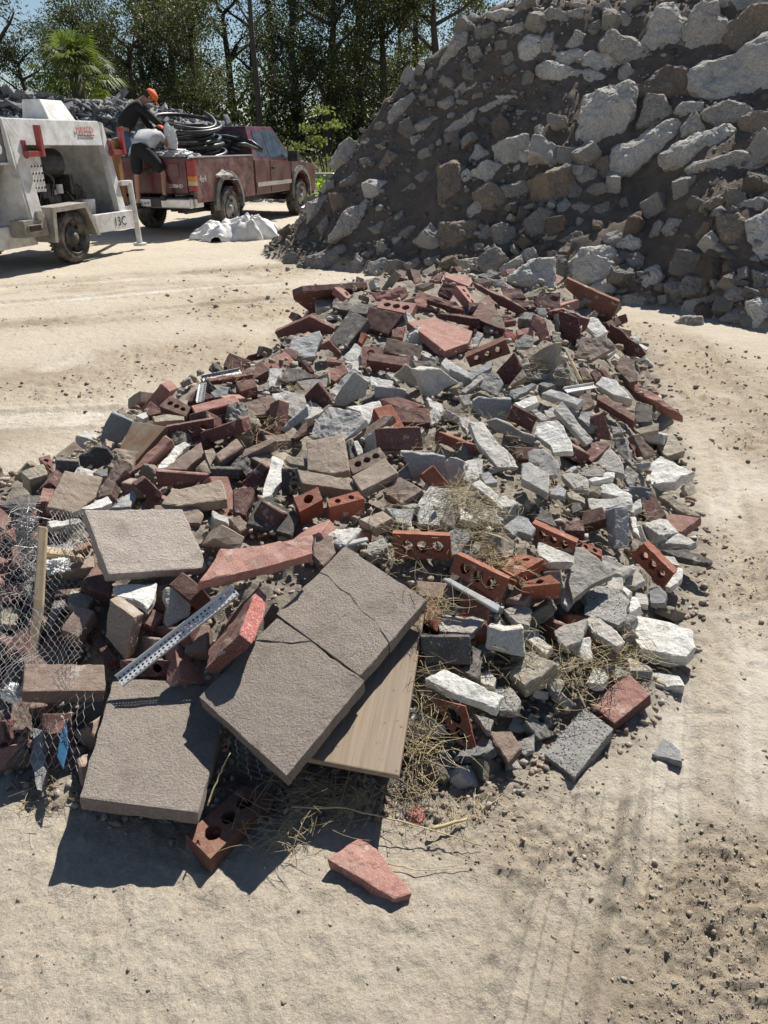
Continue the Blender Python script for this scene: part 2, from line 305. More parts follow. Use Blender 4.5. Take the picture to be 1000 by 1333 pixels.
# ---------------------------------------------------------------- broken pieces
def surf_pile(x, y): return float(pile_h(np.array([x]), np.array([y]))[0])
def surf_mound(x, y): return float(mound_h(np.array([x]), np.array([y]))[0])
def surf_any(x, y): return float(max(pile_h(np.array([x]), np.array([y]))[0], mound_h(np.array([x]), np.array([y]))[0], heap_h(np.array([x]), np.array([y]))[0]))
def hit(px, py, lo=.5, hi=45):
    r = ray(px, py); ts = np.concatenate([np.linspace(lo, 14, 1400), np.linspace(14, hi, 600)])
    X = r.x * ts; Y = r.y * ts; Z = CH + r.z * ts
    H = np.maximum(np.maximum(pile_h(X, Y), mound_h(X, Y)), heap_h(X, Y))
    k = np.nonzero(Z < H)[0]
    return float(ts[k[0]]) if len(k) else 13.0
REG = []          # every loose piece, for its label
def frame(px, py):
    rd = ray(px, py).normalized(); V = -rd
    Rt = Vector((1, 0, 0)); Rt = (Rt - V * Rt.dot(V)).normalized(); U = V.cross(Rt).normalized()
    if U.z < 0: U = -U
    return V, Rt, U
def normal_from(px, py, e, t, z):
    V, Rt, U = frame(px, py)
    L = math.hypot(*e)
    if L < .5: k = .12; L = 1; e = (0, 1)
    else: k = min(max(L * z / (F * t), .12), .94)
    return (V * math.sqrt(1 - k * k) + (Rt * (-e[0]) + U * e[1]) * (k / L)).normalized()
def on_plane(px, py, c, n):
    r = ray(px, py); d = r.dot(n)
    if abs(d) < 1e-3: d = 1e-3
    return EYE + r * ((c - EYE).dot(n) / d)
def rough_up(bm, amp, sc, seed, keep=None):
    off = Vector((seed * 3.7 % 91, seed * 1.3 % 57, seed * .7 % 33))
    bm.normal_update()
    mv = []
    for v in bm.verts:
        p = v.co * sc + off
        d = noise.fractal(p, .8, 2.1, 4) * amp
        mv.append(v.normal * d)
    for v, d in zip(bm.verts, mv): v.co += d
def subdiv_to(bm, size, it=3):
    for _ in range(it):
        es = [e for e in bm.edges if e.calc_length() > size]
        if not es or len(bm.faces) > 2600: break
        bmesh.ops.subdivide_edges(bm, edges=es, cuts=1, use_grid_fill=False)
        bmesh.ops.triangulate(bm, faces=[f for f in bm.faces if len(f.verts) > 4])
def finish(bm, name, mat, loc, parent=None, smooth=False):
    bmesh.ops.recalc_face_normals(bm, faces=bm.faces)
    me = bpy.data.meshes.new(name); bm.to_mesh(me); bm.free()
    if smooth: me.polygons.foreach_set('use_smooth', [True] * len(me.polygons))
    me.validate(); o = link(name, me, mat, parent, loc); return o
T_DEF = {'board': .02, 'brick': .06, 'cored': .06, 'paver': .055, 'chunk': .06, 'slab': .055}
NAMES = {'board': 'board', 'brick': 'brick', 'cored': 'cored_brick', 'paver': 'paver', 'chunk': 'concrete_chunk', 'slab': 'concrete_slab'}
def piece(kind, col, pts, e=(0, 8), t=None, lift=0.0, holes=3, hr=.27, face=None, d=None, pc=None, name=None, lab=None, jag=None, out=None, flatten_off=False):
    n = len(pts); cx = sum(p[0] for p in pts) / n; cy = sum(p[1] for p in pts) / n
    t = t or T_DEF[kind]; gx_, gy_ = cx, cy
    if pc: cx, cy = pc
    z = (hit(cx, cy) if d is None else d) - t * .35 - lift
    seed = int(cx * 7 + cy * 13); rs = random.Random(seed)
    if e[1] > 0 and e[1] > abs(e[0]) * .6 and not flatten_off:
        L = math.hypot(*e); k0 = L * z / (F * t); k1 = rs.uniform(.58, .78)
        if k0 < k1:
            t2 = max(.032 if kind in ('chunk', 'slab', 'board') else t * .8, L * z / (F * k1)); nn = normal_from(cx, cy, (e[0] * k1 * F * t2 / (z * L), e[1] * k1 * F * t2 / (z * L)), t2, z); t = t2
        else: nn = normal_from(cx, cy, e, t, z)
    else: nn = normal_from(cx, cy, e, t, z)
    c = EYE + ray(cx, cy) * z
    if pc: c = on_plane(gx_, gy_, c, nn); cx, cy = gx_, gy_
    P = [on_plane(p[0], p[1], c, nn) - c for p in pts]
    size = max((a - b).length for a in P for b in P)
    bm = bmesh.new()
    if kind == 'cored':
        if (P[1] - P[0]).length < (P[2] - P[1]).length: P = P[1:] + P[:1]
        def bl(u, v, w): return (P[0] * (1 - u) + P[1] * u) * (1 - v) + (P[3] * (1 - u) + P[2] * u) * v - nn * (t * w)
        Lu = (P[1] - P[0]).length; Lv = (P[3] - P[0]).length
        m = .10; cells = holes; cw = (1 - 2 * m) / cells; rad = min(Lu * cw * .40, Lv * hr)
        K = 5
        for w in (0, 1):
            def grid(u0, u1):
                for j in range(K):
                    q = [bl(u0, j / K, w), bl(u1, j / K, w), bl(u1, (j + 1) / K, w), bl(u0, (j + 1) / K, w)]
                    bm.faces.new([bm.verts.new(p) for p in q])
            grid(0, m); grid(1 - m, 1)
        rings = []
        for c_ in range(cells):
            u0 = m + c_ * cw; uc = u0 + cw / 2; per = []
            for j in range(K): per.append((u0 + cw * j / K, 0))
            for j in range(K): per.append((u0 + cw, j / K))
            for j in range(K): per.append((u0 + cw * (1 - j / K), 1))
            for j in range(K): per.append((u0, 1 - j / K))
            inn = []
            for (a, b_) in per:
                ang = math.atan2((b_ - .5) * Lv, (a - uc) * Lu); r8 = rad * (1 + .05 * math.cos(4 * ang))
                inn.append((uc + math.cos(ang) * r8 / Lu, .5 + math.sin(ang) * r8 / Lv))
            for w in (0, 1):
                for j in range(len(per)):
                    k = (j + 1) % len(per)
                    bm.faces.new([bm.verts.new(bl(*q, w)) for q in (per[j], per[k], inn[k], inn[j])])
            for j in range(len(inn)):
                k = (j + 1) % len(inn)
                bm.faces.new([bm.verts.new(bl(*inn[j], 0)), bm.verts.new(bl(*inn[k], 0)), bm.verts.new(bl(*inn[k], 1)), bm.verts.new(bl(*inn[j], 1))])
        us = [0, m] + [m + cw * (c_ + j / K) for c_ in range(cells) for j in range(1, K + 1)] + [1]
        for v in (0, 1):
            for a, b_ in zip(us, us[1:]):
                bm.faces.new([bm.verts.new(bl(*q)) for q in ((a, v, 0), (b_, v, 0), (b_, v, 1), (a, v, 1))])
        for u in (0, 1):
            for j in range(K):
                bm.faces.new([bm.verts.new(bl(*q)) for q in ((u, j / K, 0), (u, (j + 1) / K, 0), (u, (j + 1) / K, 1), (u, j / K, 1))])
        bmesh.ops.remove_doubles(bm, verts=bm.verts, dist=.0004)
        rough_up(bm, .0022, 45, seed)
    else:
        conc = kind in ('chunk', 'slab')
        j = (.035 if conc else (.0)) if jag is None else jag
        ring = []
        for i in range(n):
            a, b = P[i], P[(i + 1) % n]; ring.append(a)
            if j > 0:
                L = (b - a).length; k = max(1, min(4, int(L / size * 5)))
                for q in range(1, k):
                    f = q / k; pr = (b - a).cross(nn)
                    ring.append(a.lerp(b, f) + pr.normalized() * rs.uniform(-1, 1) * j * size + nn * rs.uniform(-1, .3) * j * size * .4)
        top = [bm.verts.new(p) for p in ring]
        bj = .05 * size if conc else 0
        bot = [bm.verts.new(p * (rs.uniform(.9, 1.02) if conc else 1) - nn * t * (rs.uniform(.85, 1.1) if conc else 1) + Vector((rs.uniform(-1, 1), rs.uniform(-1, 1), 0)) * bj * .5) for p in ring]
        m_ = len(ring)
        try:
            f0 = bm.faces.new(top); bm.faces.new(bot[::-1])
            for i in range(m_):
                k = (i + 1) % m_; bm.faces.new([top[k], top[i], bot[i], bot[k]])
        except ValueError: pass
        bmesh.ops.recalc_face_normals(bm, faces=bm.faces)
        pxs = size * F / z
        off = min(.004, size * .03) * (.6 if pc else 1.5 if kind == 'paver' else 1)
        try: bmesh.ops.bevel(bm, geom=list(bm.edges), offset=off, segments=1 if pxs < 80 else 2, profile=.6, affect='EDGES', clamp_overlap=True)
        except Exception: pass
        bmesh.ops.triangulate(bm, faces=[f for f in bm.faces if len(f.verts) > 4])
        if pxs > 18:
            if conc:
                subdiv_to(bm, size / (7 if pxs < 60 else 12), 4); rough_up(bm, size * .022, 9 / size * .5, seed); rough_up(bm, size * .008, 30 / size * .5, seed + 5)
            elif kind != 'board':
                subdiv_to(bm, size / (6 if pxs < 80 else 12), 4); rough_up(bm, .0035, 18, seed); rough_up(bm, .0016, 70, seed + 9)
    mats = [M[col]]
    nm = name or NAMES[kind]
    o = finish(bm, nm, mats, c)
    if kind == 'board':
        ax = (P[2] - P[1]).normalized(); bx = ax.cross(nn)
        uv = o.data.uv_layers.new(name='uv')
        for l in o.data.loops:
            q = o.data.vertices[l.vertex_index].co; uv.data[l.index].uv = (q.dot(bx) + q.dot(nn) * 1.3, q.dot(ax) * .6)
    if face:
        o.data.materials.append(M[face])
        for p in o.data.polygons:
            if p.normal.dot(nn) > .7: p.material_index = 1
    REG.append(dict(o=o, kind=kind, col=col, px=(cx, cy), size=size, lab=lab, zone='pile', n=n, stand=nn.z < .45))
    return o
def rock(col, pts, deep=.62, lift=0.0, kindname='boulder', d=None, zone='mound', lab=None, rough=1.0, up=.35):
    n = len(pts); cx = sum(p[0] for p in pts) / n; cy = sum(p[1] for p in pts) / n
    g_ = (1.26 if cx > 690 and cy < 255 else 1.13) if zone == 'mound' else 1; pts = [(cx + (p[0] - cx) * g_, cy + (p[1] - cy) * g_) for p in pts]
    z0 = hit(cx, cy) if d is None else d
    if zone == 'mound' and d is None:
        q_ = cy
        while hit(cx, q_) > 12.99 and q_ < cy + 60: q_ += 4
        z0 = hit(cx, q_)
    w = max(p[0] for p in pts) - min(p[0] for p in pts); h = max(p[1] for p in pts) - min(p[1] for p in pts)
    sz = min(w, h) * z0 / F
    V, Rt, U = frame(cx, cy)
    nn = (V + U * up).normalized()
    z = z0 - lift + sz * .12
    c = EYE + ray(cx, cy) * z
    P = [on_plane(p[0], p[1], c, nn) - c for p in pts]
    seed = int(cx * 11 + cy * 17); rs = random.Random(seed)
    bm = bmesh.new(); r = sz * deep
    for p in P: bm.verts.new(p)
    for i, p in enumerate(P):
        bm.verts.new(p * rs.uniform(.72, .93) + nn * r * rs.uniform(.3, .5))
        bm.verts.new(p * rs.uniform(.6, .9) - nn * r * rs.uniform(.6, .9))
    for k in range(2):
        a = P[rs.randrange(n)]; bm.verts.new(a * rs.uniform(.15, .45) + nn * r * rs.uniform(.45, .62))
    bmesh.ops.convex_hull(bm, input=bm.verts)
    bmesh.ops.delete(bm, geom=[v for v in bm.verts if not v.link_faces], context='VERTS')
    bmesh.ops.dissolve_limit(bm, angle_limit=R_(9), verts=bm.verts, edges=bm.edges)
    size = max(w, h) * z / F; pxs = max(w, h)
    try: bmesh.ops.bevel(bm, geom=list(bm.edges), offset=size * .022, segments=1, profile=.5, affect='EDGES', clamp_overlap=True)
    except Exception: pass
    bmesh.ops.triangulate(bm, faces=bm.faces)
    k = 6 if pxs < 25 else (11 if pxs < 55 else 20)
    subdiv_to(bm, size / k, 5)
    rough_up(bm, size * .045 * rough, 3.2 / size, seed); rough_up(bm, size * .02 * rough, 11 / size, seed + 3)
    o = finish(bm, kindname, M[col], c, smooth=False)
    REG.append(dict(o=o, kind=kindname, col=col, px=(cx, cy), size=size, lab=lab, zone=zone, n=n, stand=h > w * 1.2, flat=w > h * 1.8))
    return o
def T(ox, oy, s):
    def f(kind, col, pts, e=(0, 5), **k):
        q = [(ox + a / s, oy + b / s) for a, b in pts]
        return piece(kind, col, q, (e[0] / s, e[1] / s), **k)
    return f
def TR(ox, oy, s):
    def f(col, pts, **k): return rock(col, [(ox + a / s, oy + b / s) for a, b in pts], **k)
    return f
# --- tile A
a = T(350, 340, 5)
a('paver','mr',[(222,200),(645,172),(692,278),(420,300),(292,350),(165,255),(160,228)],(-8,-38),lift=-.02)
a('chunk','gy',[(305,240),(412,243),(412,305),(305,300)],(0,65),lift=.05)
a('slab','dk',[(420,250),(690,285),(640,345),(415,300)],(0,50),lift=.05)
a('brick','dk',[(530,312),(648,378),(478,590),(392,512)],(20,45),lift=.08)
a('paver','dm',[(650,290),(878,345),(780,480),(620,430)],(5,25),lift=.06)
a('paver','mr',[(35,462),(265,362),(430,440),(415,480),(200,470),(60,505)],(12,-22))
a('chunk','bg',[(150,500),(330,450),(345,490),(300,620),(100,650)],(5,30),lift=.03)
a('brick','mr',[(345,545),(395,515),(475,600),(470,630)],(-5,-12))
a('chunk','wh',[(480,625),(560,530),(605,560),(600,690)],(0,12))
a('cored','pk',[(605,550),(735,560),(700,700),(605,690)],(10,30),holes=2)
a('brick','br',[(770,495),(1000,550),(985,640),(745,590)],(0,20),lift=.02)
a('brick','mr',[(650,590),(925,625),(915,688),(640,645)],(3,55),lift=.06)
a('brick','pk',[(345,735),(490,665),(520,720),(430,785)],(0,15))
a('brick','pk',[(380,625),(475,640),(470,662),(375,655)],(0,8))
a('chunk','dk',[(110,675),(345,745),(180,780),(75,790)],(0,30))
a('chunk','gy',[(175,780),(380,755),(380,820),(240,850)],(0,15))
a('brick','mr',[(320,785),(415,915),(290,1000),(230,880)],(14,-12),lift=.05)
a('chunk','wh',[(390,840),(560,690),(600,720),(545,790),(410,930)],(10,14))
a('slab','gy',[(560,720),(655,785),(630,880),(500,945),(410,940)],(-5,-14),lift=.04)
a('chunk','wh',[(660,745),(810,780),(800,820),(660,810)],(0,20))
a('slab','bg',[(690,810),(900,840),(885,900),(690,890)],(0,-5))
a('chunk','tn',[(810,750),(890,670),(990,730),(1000,850),(940,810)],(-5,-5),lift=.02)
a('chunk','wh',[(0,695),(90,700),(80,830),(0,840)],(0,10))
a('chunk','wh',[(20,860),(120,840),(215,870),(240,950),(120,1000),(30,960)],(0,14))
a('slab','pk',[(670,205),(890,165),(915,210),(860,250),(850,215),(700,250)],(0,20))
a('cored','pk',[(735,250),(965,275),(925,345),(700,300)],(0,50),lift=.03)
a('brick','pk',[(800,445),(890,420),(870,500),(800,490)],(0,10))
a('brick','mr',[(210,650),(240,640),(300,715),(270,725)],(0,8))
a('brick','or',[(600,460),(640,470),(605,540),(580,520)],(0,8))
# --- tile B
a = T(530, 340, 5)
a('brick','pk',[(245,80),(415,105),(430,130),(400,165),(245,105)],(0,45))
a('chunk','pk',[(250,60),(215,130),(145,130),(160,100)],(0,10))
a('brick','tb',[(50,160),(130,135),(180,145),(100,180)],(0,12))
a('brick','tb',[(435,110),(555,110),(565,142),(440,147)],(0,14))
a('chunk','gy',[(565,115),(640,120),(635,165),(560,150)],(0,8))
a('brick','mr',[(235,135),(310,158),(270,240),(195,205)],(4,10))
a('cored','pk',[(318,158),(380,165),(458,275),(438,305)],(-45,50),lift=.07)
a('slab','pk',[(75,185),(150,220),(125,270),(210,330),(60,290),(45,245)],(0,25),jag=.02)
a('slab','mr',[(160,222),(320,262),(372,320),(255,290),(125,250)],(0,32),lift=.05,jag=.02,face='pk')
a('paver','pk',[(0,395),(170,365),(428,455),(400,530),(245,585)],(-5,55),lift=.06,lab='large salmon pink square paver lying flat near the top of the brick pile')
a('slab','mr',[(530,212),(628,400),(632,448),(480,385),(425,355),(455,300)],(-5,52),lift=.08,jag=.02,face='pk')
a('slab','dm',[(205,340),(475,375),(480,440),(205,375)],(5,-12),lift=.06,jag=.01)
a('slab','mr',[(435,145),(825,340),(820,385),(620,300),(440,170)],(10,-12),lift=.03,jag=.01)
a('slab','pk',[(825,342),(900,368),(942,535),(890,545),(818,395)],(-15,10),lift=.04,jag=.01)
a('brick','pk',[(620,345),(670,345),(712,388),(630,400)],(0,38),lift=.02)
a('brick','pk',[(705,445),(820,425),(825,462),(720,485)],(0,20))
a('chunk','red',[(635,440),(712,470),(700,515),(640,510)],(0,8),lift=.03)
a('slab','dm',[(610,170),(740,180),(780,240),(650,245)],(0,12))
a('slab','dm',[(660,250),(815,255),(840,300),(740,300)],(0,12))
a('chunk','dm',[(780,230),(900,205),(1000,200),(1000,320),(850,300)],(0,14),lift=.04)
a('cored','bo',[(382,625),(640,512),(675,600),(410,692)],(-10,-26),lift=.12,lab='orange brick standing on edge with daylight showing through its three round holes')
a('brick','dm',[(695,595),(755,690),(655,820),(580,725)],(6,-8),lift=.04)
a('slab','tn',[(730,590),(860,545),(870,590),(770,650)],(0,10))
a('slab','tn',[(800,620),(885,560),(965,530),(975,800),(800,730)],(40,-5),lift=.04)
a('chunk','wh',[(215,665),(250,625),(370,700),(375,730),(300,745)],(0,18),lift=.03)
a('slab','lg',[(65,710),(220,700),(355,795),(230,840),(155,915)],(-50,-18),lift=.08,t=.07)
a('chunk','tn',[(30,640),(190,650),(195,700),(65,705)],(0,14),lift=.03)
a('slab','bg',[(365,745),(540,645),(560,690),(420,775)],(0,14),lift=.05)
a('chunk','gy',[(480,730),(590,730),(630,800),(590,880),(470,820)],(0,14),lift=.04)
a('slab','gy',[(345,845),(480,735),(495,770),(380,860)],(0,12),lift=.03)
a('brick','tb',[(755,700),(780,750),(650,830),(690,770)],(0,8))
a('slab','bg',[(620,850),(810,790),(850,800),(700,900)],(0,8))
a('chunk','wh',[(690,920),(840,870),(850,920),(760,960)],(0,12))
a('chunk','gy',[(400,560),(460,455),(500,470),(450,560)],(0,10))
a('chunk','gy',[(700,520),(770,470),(830,490),(820,560),(700,560)],(0,10))
a('chunk','gy',[(840,305),(900,300),(910,350),(860,350)],(0,10))
a('chunk','tn',[(945,450),(1000,460),(1000,530),(950,520)],(0,10))
# --- tile C
a = T(710, 340, 5)
a('paver','bo',[(145,112),(488,265),(425,400),(380,400),(118,165)],(-3,-15),lift=.10,jag=.01)
a('slab','dm',[(90,320),(215,365),(230,470),(190,620),(120,500)],(-8,4),lift=.03,jag=.01)
a('slab','mr',[(105,312),(290,378),(265,450),(230,470),(215,365)],(0,-10),lift=.01,jag=.01)
a('chunk','wh',[(290,360),(345,370),(410,460),(350,490),(270,430)],(0,18),lift=.06)
a('slab','mr',[(420,405),(600,540),(660,610),(625,635),(480,600),(400,480)],(10,-10),lift=.05,jag=.01)
a('slab','tb',[(235,490),(410,500),(460,560),(220,680),(190,610)],(3,25),lift=.05)
a('board','lath',[(125,570),(150,590),(240,775),(205,770)],(3,6),t=.02,name='wooden_stick',jag=0,lift=.05)
a('brick','dk',[(50,350),(80,340),(120,540),(60,450)],(5,5))
a('brick','br',[(220,705),(255,685),(310,770),(240,775)],(0,10))
a('brick','mr',[(290,720),(325,695),(370,740),(330,790)],(0,12),lift=.02)
a('brick','mr',[(345,700),(375,680),(440,760),(400,770)],(4,10))
a('chunk','br',[(460,650),(500,615),(580,640),(600,780),(550,790),(460,700)],(0,14),t=.09)
a('slab','wh',[(325,800),(370,750),(460,770),(570,905),(440,870)],(0,45),lift=.08,jag=.01,lab='bright white wedge of concrete beside the long pink slab on the right edge')
a('slab','pk',[(465,740),(520,745),(700,850),(900,1005),(780,950),(570,840)],(-4,48),lift=.03,jag=.005,t=.07,lab='long salmon pink slab sloping down to the dirt on the right edge')
a('chunk','br',[(215,870),(290,850),(325,930),(240,980)],(0,12))
# --- tile D1
a = T(20, 500, 5)
a('slab','bg',[(590,235),(630,185),(765,240),(640,470),(550,370)],(10,-12),lift=.02)
a('board','stump',[(765,240),(985,275),(760,530),(620,540)],(6,12),t=.03,name='brown_board',jag=0,lift=.03)
a('paver','pk',[(970,330),(1028,362),(880,510),(720,600),(850,450)],(20,48),lift=.07,t=.07)
a('brick','br',[(665,480),(740,500),(720,560),(650,640),(590,620)],(8,10),lift=.06)
a('brick','br',[(590,615),(650,635),(620,720),(530,740)],(8,10),lift=.05)
a('brick','mr',[(775,660),(848,602),(965,720),(915,775)],(-20,-15),lift=.06)
a('brick','mr',[(910,560),(1270,590),(1220,640),(930,670)],(0,-5),lift=.03)
a('paver','tb',[(320,560),(572,605),(520,740),(400,840),(205,800)],(-8,26),lift=.02)
a('brick','tn',[(30,570),(185,515),(215,590),(90,625)],(10,100),t=.12,lift=.04)
a('chunk','dk',[(410,470),(520,405),(600,415),(640,470),(620,520),(480,575),(430,560)],(0,-8))
a('brick','dk',[(260,490),(415,500),(425,560),(300,600),(265,600)],(0,-6))
a('cored','pk',[(150,480),(225,460),(255,590),(205,530)],(3,12),holes=2)
a('brick','pk',[(175,670),(255,680),(210,790),(150,770)],(5,10),lift=.03)
a('slab','wh',[(360,835),(600,730),(635,770),(560,805),(430,815)],(0,22),lift=.05)
a('slab','bg',[(605,810),(770,685),(790,720),(750,800),(690,805)],(0,12),lift=.03)
a('slab','wh',[(205,890),(420,870),(440,905),(230,940)],(0,48),lift=.0)
a('slab','bg',[(500,575),(600,545),(600,600),(560,600)],(0,8))
a('chunk','wh',[(780,205),(850,180),(865,210),(830,230)],(0,10))
a('brick','mr',[(835,170),(880,110),(960,170),(955,190),(870,205)],(0,8))
a('brick','tn',[(890,205),(1000,190),(1100,205),(1100,235),(905,250)],(0,12),lift=.02)
# --- tile D2
a = T(200, 480, 5)
a('cored','mr',[(110,175),(245,250),(210,310),(35,242)],(5,22),lift=.04)
a('brick','mr',[(300,120),(400,190),(330,205),(220,220),(250,150)],(0,10))
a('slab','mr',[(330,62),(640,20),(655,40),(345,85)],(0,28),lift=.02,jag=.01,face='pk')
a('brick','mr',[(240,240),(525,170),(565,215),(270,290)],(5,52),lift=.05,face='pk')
a('cored','mr',[(78,378),(390,325),(400,420),(110,470)],(5,-12),lift=.05)
a('brick','mr',[(300,415),(565,325),(590,415),(320,500)],(60,-22),t=.09,lift=.07)
a('slab','br',[(580,220),(760,165),(800,200),(720,300),(600,320),(555,300)],(0,12))
a('chunk','gy',[(790,240),(870,150),(980,160),(1000,240),(830,420),(770,400)],(0,14))
a('slab','bg',[(830,400),(1000,240),(1010,310),(860,420)],(0,-10),lift=.04)
a('brick','br',[(400,555),(540,450),(588,505),(430,605)],(-2,52),lift=.05)
a('brick','br',[(590,520),(775,445),(805,470),(568,590)],(12,60),lift=.06)
a('brick','br',[(310,475),(330,555),(210,660),(60,655)],(0,15),lift=.02)
a('chunk','wh',[(20,650),(130,500),(200,470),(240,495),(70,650)],(0,14),lift=.02)
a('chunk','tb',[(325,530),(390,515),(405,570),(365,640)],(0,10),lift=.03)
a('brick','dk',[(365,645),(570,650),(560,720),(380,710)],(0,-5),lift=.02)
a('paver','tb',[(45,880),(120,790),(440,722),(470,800),(478,850),(160,892)],(5,60),lift=.05)
a('paver','tb',[(0,880),(290,905),(325,950),(300,1010),(0,1010)],(0,14),lift=-.02)
a('brick','dm',[(515,780),(640,765),(665,800),(600,960),(520,930)],(0,10),lift=.03)
a('paver','dk',[(690,835),(800,865),(950,950),(900,1090),(600,1010)],(0,10),lift=.02)
a('brick','dm',[(560,750),(700,610),(745,640),(660,790)],(10,5))
a('chunk','wh',[(770,560),(850,600),(830,740),(760,830),(700,840)],(0,12))
a('brick','dk',[(830,645),(885,645),(880,820),(830,830)],(60,0),t=.06,lift=.01)
a('brick','tb',[(715,430),(885,425),(895,470),(740,480)],(0,10))
a('slab','tn',[(855,590),(870,560),(1000,580),(1000,640),(880,615)],(0,12),lift=.03)
a('slab','dm',[(895,450),(1000,330),(1000,400),(920,460)],(0,6))
a('brick','br',[(490,975),(560,950),(640,1030),(560,1060)],(0,14))
a('slab','bg',[(370,160),(440,110),(500,120),(480,170),(400,190)],(0,10))
# --- tile D3
a = T(380, 500, 5)
a('slab','lg',[(250,140),(440,180),(490,235),(350,362),(120,350),(140,250)],(14,26),lift=.06,jag=.02,lab='pale speckled broken slab with a jagged outline behind the tan square paver')
a('slab','wh',[(350,150),(570,105),(625,190),(500,260),(440,180)],(0,10))
a('brick','pk',[(570,97),(690,78),(860,140),(745,178)],(5,52),lift=.03)
a('brick','br',[(600,200),(668,205),(455,400),(395,355)],(18,40),lift=.04)
a('brick','mr',[(570,285),(840,275),(860,430),(590,430)],(-38,5),lift=.08)
a('paver','tb',[(95,375),(335,318),(375,560),(270,585),(100,555)],(8,28),lift=.08,lab='tan square paver leaning upright in the middle of the pile')
a('cored','br',[(360,500),(570,410),(625,480),(400,585)],(10,42),lift=.03)
a('brick','tb',[(385,600),(605,478),(692,580),(450,700)],(10,58),lift=.10,lab='thick pinkish tan brick resting on top of a brick with round holes')
a('brick','tb',[(32,550),(385,620),(415,695),(65,645)],(-5,62),lift=.05)
a('cored','or',[(12,742),(170,668),(200,752),(50,832)],(10,88),t=.1,lift=.08,holes=1,hr=.3,lab='broken orange brick stub with a single hole facing up')
a('cored','or',[(225,752),(430,695),(472,745),(245,802)],(5,90),t=.1,lift=.10,holes=2,lab='glossy orange brick with two holes beside the broken orange stub')
a('brick','br',[(590,700),(700,600),(860,690),(715,780)],(3,40),lift=.02)
a('brick','tb',[(430,880),(585,825),(670,870),(540,935)],(3,60),lift=.03,jag=.01)
a('slab','bg',[(705,440),(1000,470),(1000,620),(880,600),(780,610)],(0,-12))
a('board','gw',[(830,440),(960,420),(970,440),(850,465)],(0,8),t=.02,name='wood_stick',jag=0)
a('brick','dk',[(360,370),(395,375),(430,470),(380,490)],(0,8))
a('chunk','wh',[(400,370),(430,365),(465,440),(430,470)],(0,12),lift=.03)
a('slab','wh',[(820,760),(900,660),(1080,680),(1090,760),(1060,930),(820,910)],(0,10),lift=-.02,jag=.02)
a('slab','bg',[(600,800),(800,810),(780,930),(680,900)],(0,10),lift=-.03)  # blue-grey slab standing in for a patch of dark blue shade
# --- tile E
a = T(560, 500, 5)
a('slab','bg',[(275,110),(320,85),(530,95),(525,180),(490,235),(350,225),(275,170)],(-6,-10),lift=.05)
a('brick','mr',[(545,135),(705,215),(660,320),(510,230)],(-6,-8),lift=.02)
a('slab','gy',[(345,240),(430,225),(690,345),(665,400),(400,290)],(-3,-12),lift=.05)
a('slab','lg',[(255,245),(350,250),(395,320),(560,490),(575,545),(440,540),(300,370)],(-14,26),lift=.07)
a('brick','wh',[(720,60),(785,30),(1000,100),(960,140)],(0,38),lift=.05,jag=.01)
a('slab','lg',[(862,108),(1065,365),(1020,400),(805,160)],(-8,12),lift=.08,jag=.01)
a('chunk','wh',[(690,250),(830,225),(920,380),(930,440),(800,450),(780,400),(680,330)],(0,14),lift=.03)
a('slab','lg',[(630,440),(680,415),(740,420),(835,500),(820,590),(780,600),(640,500)],(4,10),lift=.03,jag=.015)
a('brick','lg',[(595,515),(645,505),(775,580),(770,715),(635,640),(592,620)],(0,30),lift=.06,lab='light grey block standing on edge left of the fan of white chunks')
a('slab','gy',[(850,590),(910,570),(1030,610),(1040,700),(940,680)],(0,12))
a('slab','bg',[(780,715),(830,645),(885,690),(870,735)],(0,16),lift=.02)
a('slab','tn',[(885,705),(930,690),(1010,740),(1010,780),(900,740)],(0,10))
a('slab','wh',[(260,650),(325,615),(460,730),(430,780)],(-10,32),lift=.04)
a('slab','bg',[(320,580),(380,565),(440,640),(360,650)],(0,14))
a('brick','dk',[(555,850),(640,745),(690,775),(620,870)],(10,10))
a('chunk','dk',[(640,870),(700,790),(790,830),(840,930),(740,900)],(0,14))
a('chunk','bg',[(465,930),(570,850),(640,870),(685,940),(660,990),(570,960),(540,990)],(0,30),lift=.04)
a('brick','dm',[(880,890),(1000,880),(1005,960),(875,955)],(0,30),lift=.02)
a('board','gw',[(75,900),(110,790),(185,770),(150,940)],(0,8),t=.03,name='grey_wood_scrap',jag=0)
a('chunk','wh',[(190,880),(200,800),(320,880),(300,910)],(0,10))
a('chunk','gy',[(180,70),(250,65),(270,130),(220,140)],(0,10))
a('chunk','gy',[(180,215),(250,210),(270,260),(240,330)],(0,10))
a('slab','gy',[(650,170),(690,160),(790,230),(720,240)],(0,10))
a('chunk','gy',[(740,170),(800,150),(830,210),(770,220)],(0,12))
# --- tile F
a = T(740, 500, 5)
a('brick','dk',[(440,130),(548,132),(545,248),(430,250)],(0,8))
a('slab','tn',[(375,250),(430,290),(590,250),(585,300),(470,325)],(0,10))
a('slab','tn',[(548,310),(650,295),(700,340),(765,435),(640,470),(600,440)],(-4,50),lift=.03,t=.07)
a('brick','br',[(415,330),(460,325),(565,440),(560,465),(490,480)],(-8,6),lift=.03)
a('slab','wh',[(440,600),(600,462),(825,575),(740,600),(700,640),(530,655)],(6,55),lift=.10,t=.08,jag=.015,lab='big white slab propped up like a table on the right edge of the pile')
a('chunk','tn',[(750,650),(810,610),(855,770),(800,790)],(-8,5))
a('slab','tn',[(575,730),(650,715),(870,865),(780,855)],(0,28),lift=.04)
a('brick','pk',[(525,935),(665,842),(870,870),(735,965)],(0,40),lift=.03)
a('brick','dm',[(450,700),(560,710),(640,850),(560,910),(500,880)],(0,12),lift=-.02)
